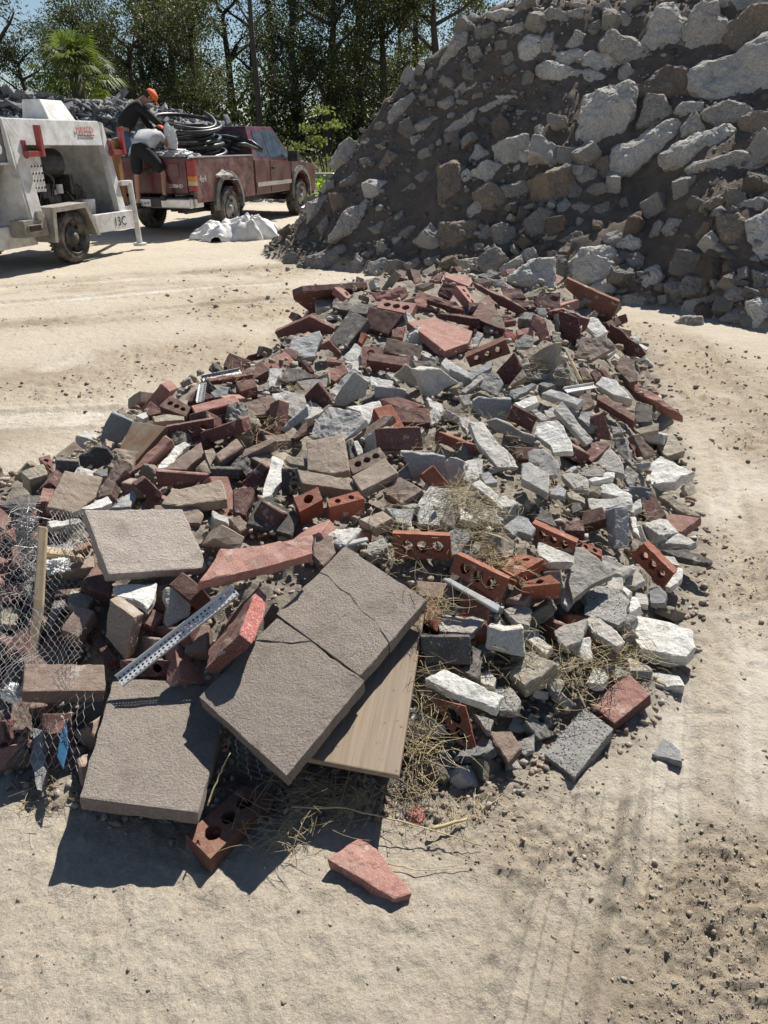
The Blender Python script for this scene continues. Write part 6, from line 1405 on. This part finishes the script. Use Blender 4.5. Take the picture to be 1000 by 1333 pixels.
# concrete block, green weed, brush
def f(bm): bx(bm, -.75, .75, -.3, .3, -.05, .72)
o = part('concrete_block', M['rk'], None, f, .03); o.location = spot(417, 25.5); o.rotation_euler = (0, 0, .1); o['label'] = 'long grey concrete block lying in the brush right of the pickup'; o['category'] = 'concrete block'
wd = spot(405, 23.3); P = rg.normal(0, 1, (420, 3)) * np.array([.26, .2, .16]) + np.array([0, 0, .28]); P[:, 2] = np.abs(P[:, 2]); o = link('green_weed', leafcloud('green_weed', P, .06, rg, .55), M['lime'], None, wd, label='bright lime green weed at the roadside just right of the pickup wheel', cat='weed')
P = rg.normal(0, 1, (140, 3)) * np.array([.3, .2, .08]) + np.array([0, 0, .15]); P[:, 2] = np.abs(P[:, 2]); o = link('green_weed', leafcloud('green_weed', P, .05, rg, .55), M['lime'], None, spot(441, 25), label='small low lime weed right of the grey block', cat='weed')
def blades(name, P, H, rg, w=.012, lean=.5, mat=None, label='', kind='stuff'):
    n = len(P); a = rg.uniform(0, 6.28, n); ln = rg.rand(n) * lean; d = np.stack([np.cos(a) * ln, np.sin(a) * ln, np.ones(n)], -1); d /= np.linalg.norm(d, axis=1)[:, None]; H = np.asarray(H)[:, None]
    sx = np.stack([-np.sin(a), np.cos(a), np.zeros(n)], -1) * w; mid = P + d * H * .55; tip = P + d * H * np.array([1, 1, .85]) + np.stack([np.cos(a), np.sin(a), np.zeros(n)], -1) * H * .25 * lean
    V = np.stack([P - sx, P + sx, mid + sx * .8, mid - sx * .8, tip], 1).reshape(-1, 3); k = (np.arange(n) * 5)[:, None]
    F4 = np.concatenate([k + np.array([[0, 1, 2, 3]]), k + np.array([[3, 2, 4, 4]])], 0)
    F3 = np.concatenate([k + np.array([[0, 1, 2]]), k + np.array([[0, 2, 3]]), k + np.array([[3, 2, 4]])], 0)
    me = mk_mesh_np(name, V, F3); at = me.attributes.new('tone', 'FLOAT', 'POINT'); at.data.foreach_set('value', np.repeat(rg.rand(n), 5).astype(np.float32)); return link(name, me, mat, kind=kind, label=label)
n = 9000; bx_, by_ = rg.uniform(-4.5, 1.5, n), rg.uniform(23.2, 34, n); k = (vnoise(bx_ * .9, by_ * .9, 5) > .32); bx_, by_ = bx_[k], by_[k]
blades('dry_brush', np.stack([bx_, by_, np.zeros(len(bx_))], -1), rg.uniform(.3, 1.25, len(bx_)) * (.5 + vnoise(bx_ * .7, by_ * .7, 8)), rg, .016, .7, M['brush'], 'dry grey green brush between the pickup and the mound')
n = 5200; bx_, by_ = rg.uniform(-4.8, 1.5, n), rg.uniform(23.0, 33, n); bz = rg.rand(n) * (.2 + .9 * vnoise(bx_ * .8, by_ * .8, 33)); l2 = leafcloud('weeds', np.stack([bx_, by_, bz], -1), .05, rg, .5); link('weeds', l2, M['yel'], kind='stuff', label='low yellow green weeds among the dry brush')
n = 9000; bx_, by_ = rg.uniform(-30, 14, n), rg.uniform(33, 46, n); blades('far_grass', np.stack([bx_, by_, np.zeros(n)], -1), rg.uniform(.3, .9, n), rg, .03, .6, M['brush'], 'rough grass at the foot of the trees')
# ---------------------------------------------------------------- perforated metal, wire, laths, plastic, straw, twigs
def strip(name, pa, pb, wid, lift, depth_dir, label, rows=2, pitch=.02, hole=.0045, lip=.012, mat='zinc', th=.0015):
    """perforated L-section running from pixel a to pixel b"""
    za, zb = hit(*pa) - lift[0], hit(*pb) - lift[1]; A = EYE + ray(*pa) * za; B = EYE + ray(*pb) * zb; L = (B - A).length; d = (B - A).normalized()
    n = Vector(depth_dir); n = (n - d * n.dot(d)).normalized(); w_ = d.cross(n).normalized(); bm = bmesh.new()
    nc_ = max(2, int(L / pitch)); K = 8; cw = L / nc_; rh = wid / rows
    for r in range(rows):
        for c_ in range(nc_):
            cx, cy = (c_ + .5) * cw, (r + .5) * rh; solid = (c_ % 1 == 1)
            per = []; inn = []
            for j in range(K * 2):
                a = 6.28318 * j / (K * 2) + .19635; ca, sa = math.cos(a), math.sin(a); m_ = max(abs(ca) / (cw / 2), abs(sa) / (rh / 2)); per.append((cx + ca / m_, cy + sa / m_)); inn.append((cx + ca * hole, cy + sa * hole))
            V1 = [bm.verts.new(A + d * x + w_ * y) for x, y in per]; V2 = [bm.verts.new(A + d * x + w_ * y) for x, y in inn]; V3 = [bm.verts.new(A + d * x + w_ * y - n * th) for x, y in inn]; q = K * 2
            cor = [(cx + sx * cw / 2, cy + sy * rh / 2) for sx, sy in ((1, 1), (-1, 1), (-1, -1), (1, -1))]
            for j in range(q): bm.faces.new([V1[j], V1[(j + 1) % q], V2[(j + 1) % q], V2[j]]); bm.faces.new([V2[j], V2[(j + 1) % q], V3[(j + 1) % q], V3[j]])
            for i_, (x, y) in enumerate(cor):
                ang = [0, 1, 2, 3][i_]; js = [(j, per[j]) for j in range(q)]; js.sort(key=lambda t_: (t_[1][0] - x) ** 2 + (t_[1][1] - y) ** 2); bm.faces.new([bm.verts.new(A + d * x + w_ * y), V1[js[0][0]], V1[js[1][0]]])
    def solid_(y0, y1, z0, z1): hexa(bm, [A + w_ * y0 + n * z0, A + d * L + w_ * y0 + n * z0, A + d * L + w_ * y1 + n * z0, A + w_ * y1 + n * z0], [A + w_ * y0 + n * z1, A + d * L + w_ * y0 + n * z1, A + d * L + w_ * y1 + n * z1, A + w_ * y1 + n * z1])
    solid_(-.0015, .0, -.001, lip); solid_(wid, wid + .0015, -.001, lip * .6)
    me = bpy.data.meshes.new(name); bm.to_mesh(me); bm.free(); o = link(name, me, M[mat], label=label, cat='metal strip'); return o
strip('perforated_metal_strip', (152, 882), (303, 764), .040, (.10, .15), (0, -.3, 1), 'long perforated galvanised strip running diagonally above the lower left paver', rows=3, pitch=.014, hole=.0042, mat='zincw')
strip('perforated_metal_strip', (256, 524), (260, 500), .035, (.03, .12), (0, -1, .5), 'short upright perforated strip at the left edge of the pile', rows=2, pitch=.018)
strip('perforated_metal_strip', (262, 491), (312, 481), .04, (.05, .05), (0, -.5, 1), 'thin perforated strip above the dark red slab at the left edge', rows=2, pitch=.02)
strip('perforated_metal_strip', (733, 506), (772, 500), .035, (.07, .07), (0, -.6, 1), 'short white metal strip beside the white wedge on the right', rows=1, pitch=.02, mat='white')
piece('board', 'zincd', [(500+340/4.545,670+378/4.545),(500+385/4.545,670+372/4.545),(500+690/4.545,670+535/4.545),(500+675/4.545,670+572/4.545)], (-1, 3), t=.012, lift=.07, jag=0, name='metal_channel', lab='bright galvanised channel lying below the slanting orange brick')
piece('board', 'zincd', [(440,706),(478,698),(480,703),(442,712)], (0, 3), t=.01, lift=.02, jag=0, name='metal_channel', lab='pale metal channel behind the top of the cracked paver')
piece('board', 'lath', [(50,684),(61,686),(56,790),(46,872),(33,866),(43,784)], (2,1), t=.02, lift=.11, jag=0, name='wooden_lath', lab='long pale wooden lath standing in the wire netting above the thick brown brick')
piece('board', 'lath', [(59,710),(100,715),(111,727),(60,721)], (0,2), t=.015, lift=.07, jag=0, name='wooden_lath', lab='short orange lath pointing right from the netting')
piece('board', 'rust', [(95,712),(116,704),(118,709),(100,718)], (0,2), t=.01, lift=.05, jag=0, name='wooden_lath', lab='small rusty brown splinter left of the sunlit paver')
# wire netting
def netting(name, quad, lifts, cell, label, seed, wobble=.02, r=.0007, sag=0):
    a, b, c_, d_ = [EYE + ray(*q) * (hit(*q) - l) for q, l in zip(quad, lifts)]
    W_ = ((b - a).length + (c_ - d_).length) / 2; H_ = ((d_ - a).length + (c_ - b).length) / 2
    off = Vector((seed * 3.3, seed, 0)); nn_ = ((b - a).cross(d_ - a)).normalized(); nn_ = -nn_ if nn_.dot(EYE - a) < 0 else nn_
    def S(u, v):
        p = a.lerp(b, u).lerp(d_.lerp(c_, u), v); q = p * 3.5 + off
        p = p + nn_ * (wobble * (noise.fractal(q, .8, 2, 3)) * 2.2 - sag * math.sin(u * 3.14) * math.sin(v * 3.14)) + Vector((noise.noise(q * 2.2), noise.noise(q * 2.2 + Vector((9, 9, 9))), 0)) * wobble * .55
        return p
    bm = bmesh.new(); nu, nv = int(W_ / cell), int(H_ / (cell * .87))
    def node(i, j, k): # honeycomb vertices
        u = (i + (.5 if j % 2 else 0)) / nu; v = (j + (.0 if k else .33)) / nv; return u, v
    def wire(p, q):
        if not (0 <= p[0] <= 1.02 and 0 <= q[0] <= 1.02 and q[1] <= 1.02): return
        A_, B_ = S(*p), S(*q); mid = (A_ + B_) / 2; tube(bm, [tuple(A_), tuple(B_)], r, 3, caps=False)
    for j in range(nv):
        for i in range(nu):
            t_ = node(i, j, 1); b_ = node(i, j, 0); 
            wire(t_, b_)
            # from lower node to upper nodes of next row
            if j % 2: wire(b_, node(i, j + 1, 1)); wire(b_, node(i + 1, j + 1, 1))
            else: wire(b_, node(i, j + 1, 1)); wire(b_, node(i - 1, j + 1, 1))
    me = bpy.data.meshes.new(name); bm.to_mesh(me); bm.free(); return link(name, me, M['wire'], label=label, cat='wire netting')
netting('wire_netting', [(-30,675),(118,700),(112,900),(-30,930)], (.13,.10,.13,.14), .024, 'sagging sheet of hexagonal wire netting over the rubble at the left edge', 1, .03, .0006)
netting('wire_netting', [(-25,690),(60,660),(50,860),(-25,880)], (.17,.13,.17,.18), .032, 'tangled second layer of wire netting at the very left edge', 2, .03, .0006)
netting('wire_netting', [(-20,880),(138,905),(108,1005),(-20,990)], (.15,.15,.08,.08), .026, 'wire netting hanging below the thick brown brick', 3, .02, .0007)
netting('wire_netting', [(60,648),(112,662),(118,735),(60,730)], (.08,.08,.12,.1), .02, 'crumpled wire netting beside the upper lath', 4, .04, .0009)
netting('wire_netting', [(290,950),(372,1000),(420,1015),(330,1015)], (.08,.08,.03,.02), .024, 'loose end of wire netting under the front centre paver', 5, .02, .0009)
bm = bmesh.new(); r1 = random.Random(3)        # rolled grey bundle of netting
for k in range(260):
    t0 = r1.uniform(0, 1); c0 = EYE + ray(30 + 38 * t0 * .3 + r1.gauss(0, 7), 655 + 95 * t0) * (hit(38, 700) - .15 + r1.uniform(-.05, .05)); d0 = Vector((r1.gauss(0, 1), r1.gauss(0, 1), r1.gauss(0, 1))).normalized() * .035
    tube(bm, [tuple(c0 - d0), tuple(c0 + Vector((r1.gauss(0, .006), 0, r1.gauss(0, .006)))), tuple(c0 + d0)], .0008, 3, caps=False)
me = bpy.data.meshes.new('netting_roll'); bm.to_mesh(me); bm.free(); link('netting_roll', me, M['wire'], label='dense crumpled roll of grey netting at the upper left corner of the pile', cat='wire netting')
# blue plastic strip
piece('board', 'blue', [(86,935),(89,972),(82,1000),(74,985),(78,958)], (1,1), t=.004, lift=.12, jag=0, name='plastic_strip', lab='torn strip of blue plastic caught in the netting below the thick brown brick')
lump('white_scrap', M['bagw'], EYE + ray(18, 905) * (hit(18, 905) - .15), .022, .02, .03, 21, 'scrap of white plastic caught in the netting left of the thick brown brick', 'plastic scrap', .4)
lump('white_scrap', M['bagw'], EYE + ray(72, 738) * (hit(72, 738) - .08), .04, .03, .018, 22, 'scrap of white plastic in the netting beside the orange lath', 'plastic scrap', .5)
# twigs
def twig(px_, r, label, lifts, name='twig', mat='twig'):
    pts = [EYE + ray(*p) * (hit(*p, lo=.5) - l) if l is not None else atg(p[0], p[1], .02) for p, l in zip(px_, lifts)]
    q = []
    for i in range(len(pts) - 1):
        for k in range(5): q.append(pts[i].lerp(pts[i + 1], k / 5) + Vector((random.uniform(-1, 1), random.uniform(-1, 1), random.uniform(-1, 1))) * .0022)
    q.append(pts[-1]); bm = bmesh.new(); tube(bm, [tuple(p) for p in q], [r * (1 - .55 * i / len(q)) for i in range(len(q))], 6)
    me = bpy.data.meshes.new(name); bm.to_mesh(me); bm.free(); me.polygons.foreach_set('use_smooth', [True] * len(me.polygons)); link(name, me, M[mat], label=label, cat=name)
def gz1(p): return float(ground_z(np.array([p.x]), np.array([p.y]))[0])
def gtwig(px_, r, label, hs, name='twig'):
    pts = []
    for p, h in zip(px_, hs):
        g = atg(p[0], p[1], h); pts.append(g)
    q = []
    for i in range(len(pts) - 1):
        for k in range(6): q.append(pts[i].lerp(pts[i + 1], k / 6) + Vector((random.uniform(-1, 1), random.uniform(-1, 1), random.uniform(-1, 1))) * .0018)
    q.append(pts[-1]); bm = bmesh.new(); tube(bm, [tuple(p) for p in q], [r * (1 - .5 * i / len(q)) for i in range(len(q))], 6)
    me = bpy.data.meshes.new(name); bm.to_mesh(me); bm.free(); me.polygons.foreach_set('use_smooth', [True] * len(me.polygons)); link(name, me, M['straw'], label=label, cat='twig')
gtwig([(380,1050),(450,1052),(520,1068),(628,1101)], .0028, 'long thin pale twig lying across the dirt beside the red lump', [.06,.06,.05,.02])
gtwig([(560,1080),(608,1066)], .006, 'short thick stick just right of the red lump', [.03,.03])
gtwig([(270,1050),(285,1010),(300,980)], .0025, 'thin pale stalk leaning on the lower left paver', [.13,.17,.22])
gtwig([(505,1125),(545,1132),(612,1130)], .0016, 'thin dark curved stem lying on the dirt right of the pink wedge', [.008,.012,.006])
gtwig([(921,905),(930,885),(938,870)], .003, 'small dark stem on the dirt right of the flat white slab', [.01,.02,.01]) if False else None
# straw tufts
rg = np.random.RandomState(77); SP_ = []
def tuft(px, py, rx, ry, n, L, lift=.03):
    for _ in range(n):
        x, y = px + rg.normal(0, rx), py + rg.normal(0, ry)
        SP_.append((x, y, L * rg.uniform(.4, 1.3), lift))
for t_ in [(605,655,22,16,170,.12),(630,690,20,20,160,.10),(640,730,14,12,60,.08),(560,700,25,18,80,.1,.0),(560,790,20,12,130,.09,.06),(805,850,24,20,190,.09),(745,880,24,22,110,.08),(560,930,16,35,130,.10),(540,990,14,30,110,.08),(430,1040,45,18,170,.10),(360,1080,30,14,70,.08),
           (700,470,18,14,90,.09),(385,510,12,12,60,.09),(350,560,20,14,70,.09),(575,560,45,25,130,.07),(660,560,40,30,70,.07),(740,690,35,30,70,.06),(300,480,14,8,40,.1),(640,880,30,30,80,.06),(60,1040,30,18,60,.07,0),(690,840,20,20,60,.06),(480,760,20,14,30,.08,0),(590,640,12,8,60,.13),
           (660,740,20,10,60,.08,.06),(520,690,14,30,50,.12,.04),(850,700,20,40,30,.06),(600,1050,40,14,80,.06,0)]: tuft(*t_)
bm_v = []; fc = []
for (x, y, L, lf) in SP_:
    z = hit(x, y, .5)
    if z > 12.9: c0 = atg(x, y, .01)
    else: c0 = EYE + ray(x, y) * (z - lf - rg.uniform(0, .04))
    if c0.z < gz1(c0) + .002: c0.z = gz1(c0) + .004
    a = rg.uniform(0, 6.28); el = rg.normal(.12, .3); d = Vector((math.cos(a) * math.cos(el), math.sin(a) * math.cos(el), math.sin(el))); s = d.cross(Vector((0, 0, 1))).normalized(); r = rg.uniform(.0005, .0011) * (1 + z * .12); bend = Vector((rg.normal(0, .3), rg.normal(0, .3), rg.normal(0, .25))) * L; u_ = s.cross(d)
    ring = []
    for k in range(5):
        t_ = k / 4; p = c0 + d * L * (t_ - .3) + bend * (t_ * t_ - t_) ; b0 = len(bm_v)
        for j in range(3): bm_v.append(p + (s * math.cos(2.094 * j) + u_ * math.sin(2.094 * j)) * r * (1 - .5 * t_))
        ring.append(b0)
    for A_, B_ in zip(ring, ring[1:]):
        for j in range(3): fc.append((A_ + j, A_ + (j + 1) % 3, B_ + (j + 1) % 3, B_ + j))
me = mk_mesh_np('dry_straw', np.array([v[:] for v in bm_v]), np.array(fc)); link('dry_straw', me, M['straw'], kind='stuff', label='dry straw and grass roots tangled between the broken pieces')
# ---------------------------------------------------------------- labels of the loose pieces
COLN = dict(mr='dark red', dm='deep maroon', pk='pinkish red', br='greyish brown', tb='tan', dk='charcoal', gy='grey', lg='pale grey', wh='whitish', tn='sandy beige', bg='blue grey', pg='speckled grey', red='bright red', bo='rusty brown', paver='taupe', pavl='light taupe', rk='grey', rl='pale', rb='brown', cl='soil brown', stump='brown', gw='grey', lath='pale wood', board='brown', zinc='metal', blue='blue')
COLN['or'] = 'orange red'; COLN['as'] = 'dark grey'
KN = dict(brick='brick', cored='brick with round holes', paver='paver', chunk='concrete chunk', slab='concrete slab', boulder='boulder', board='board', asphalt='slab', soil_clod='soil clod', concrete_chunk='stone', red_rock='lump')
BRICKY = {'mr','dm','pk','br','or','bo','tb','dk','red'}
LM = [('the sunlit square paver',190,705),('the lower left paver',190,970),('the cracked square paver',455,790),('the plywood board',500,900),('the broken pink slab',335,730),('the pink square paver',572,437),('the orange brick on edge',640,457),('the white propped slab',865,620),('the long pink slab',850,520),
      ('the flat white slab',865,838),('the speckled brick',755,965),('the cored brick in front',300,1070),('the broken orange stub',405,655),('the tan square paver',425,590),('the brown board',175,590),('the thick brown brick',85,885),('the blue grey post',810,680),('the pale speckled slab',445,545),('the wire netting',25,760),('the top left maroon slab',440,385),
      ('the slanted grey bar',745,550),('the rusty brown slab',770,390),('the dark grey tile',580,850),('the right cored brick',850,740)]
LMM = [('the twin stacked slabs',755,95),('the striped upright block',790,160),('the rust stained slab',840,205),('the huge pale slab',960,110),('the pointed boulder',865,50),('the big foot boulder',775,360),('the pale wedge boulder',490,250),('the tall brown block',590,265),('the bare soil hollow',860,290),('the mound crest',690,15),('the mound left ridge',540,130),
       ('the left toe of the mound',420,310),('the far right boulder',985,320),('the pale flat boulder',690,355),('the mound middle',680,170)]
def where(px, L_):
    b = sorted(L_, key=lambda l: (l[1] - px[0]) ** 2 + ((l[2] - px[1]) * 1.2) ** 2)[:3]
    return b
def rel(px, l):
    dx, dy = px[0] - l[1], px[1] - l[2]
    if abs(dx) > abs(dy) * 2: return 'right of' if dx > 0 else 'left of'
    if abs(dy) > abs(dx) * 2: return 'below' if dy > 0 else 'above'
    return ('lower' if dy > 0 else 'upper') + (' right of' if dx > 0 else ' left of')
def szw(r):
    s = r['size'] * (1 if r['zone'] == 'pile' else .45 if r['zone'] == 'mound' else .12)
    return 'tiny' if s < .09 else 'small' if s < .14 else 'medium' if s < .24 else 'large'
CATS = {'brick':'brick','cored':'brick','paver':'paver','chunk':'concrete chunk','slab':'concrete slab','boulder':'boulder','board':'board','asphalt':'asphalt slab','soil_clod':'soil clod','concrete_chunk':'stone','red_rock':'stone'}
byl = {}
for r in REG:
    o = r['o']; k = r['kind']; mk_ = KN.get(k, 'piece')
    if k in ('slab', 'chunk') and r['col'] in BRICKY: mk_ = 'paver fragment' if k == 'slab' else 'masonry lump'
    o['category'] = CATS.get(k, 'stone') if mk_ not in ('paver fragment', 'masonry lump') else 'paver fragment'
    if o.name.split('.')[0] in ('metal_channel', 'plastic_strip', 'wooden_lath', 'slate_shard', 'wood_slat', 'wood_stick', 'grey_wood_scrap', 'brown_board', 'plywood_board'): o['category'] = o.name.split('.')[0].replace('_', ' '); mk_ = o['category']
    if mk_ in ('paver fragment', 'masonry lump'): o.name = mk_.replace(' ', '_')
    if r['lab']: o['label'] = r['lab']; continue
    r['mk'] = mk_; L_ = LMM if r['zone'] == 'mound' else LM
    if r['zone'] == 'heap': r['near'] = [('the grey heap behind the trailer', 100, 160)] * 2; base = f"{szw(r)} {COLN[r['col']]} broken road slab"
    else: r['near'] = where(r['px'], L_); base = f"{szw(r)} {COLN[r['col']]} {mk_}"
    if r['zone'] == 'heap':
        col = 'left' if r['px'][0] < 70 else 'middle' if r['px'][0] < 170 else 'right'; row = 'crest' if r['px'][1] < 135 else 'face' if r['px'][1] < 170 else 'foot'
        r['lb'] = f"{szw(r)} dark grey road slab on the {col} {row} of the grey heap"
    else: r['lb'] = f"{base} {rel(r['px'], r['near'][0])} {r['near'][0][0]}"
    byl.setdefault(r['lb'], []).append(r)
for lb, L_ in list(byl.items()):
    if len(L_) == 1: L_[0]['o']['label'] = lb; continue
    if L_[0]['zone'] != 'heap' and False: pass
    sub = {}
    xs = [r['px'][0] for r in L_]; ys_ = [r['px'][1] for r in L_]; ax = 0 if max(xs) - min(xs) > max(ys_) - min(ys_) else 1
    L_.sort(key=lambda r: r['px'][ax]); n = len(L_)
    fw_ = ('leftmost', 'rightmost') if ax == 0 else ('uppermost', 'lowest'); ordn = ['', 'second', 'third', 'fourth', 'fifth', 'sixth', 'seventh', 'eighth', 'ninth', 'tenth', 'eleventh', 'twelfth']
    for i, r in enumerate(L_):
        side = 'from left' if ax == 0 else 'from top'
        if i == 0: pre = fw_[0] + ' '
        elif i == n - 1: pre = fw_[1] + ' '
        else: pre = (ordn[i] if i < 12 else str(i + 1) + 'th') + ' ' + side + ', '
        r['o']['label'] = pre + lb
for r in REG:
    if r['zone'] == 'heap': r['o']['group'] = 'broken road slabs on the heap'
    elif r['zone'] == 'mound': r['o']['group'] = 'boulders on the soil mound'
    elif r['kind'] in ('brick', 'cored'): r['o']['group'] = 'bricks in the rubble pile'
    elif r['kind'] in ('chunk', 'slab', 'concrete_chunk') and r['zone'] == 'pile': r['o']['group'] = 'broken pieces in the rubble pile'
    elif r['kind'] == 'paver': r['o']['group'] = 'pavers in the rubble pile'
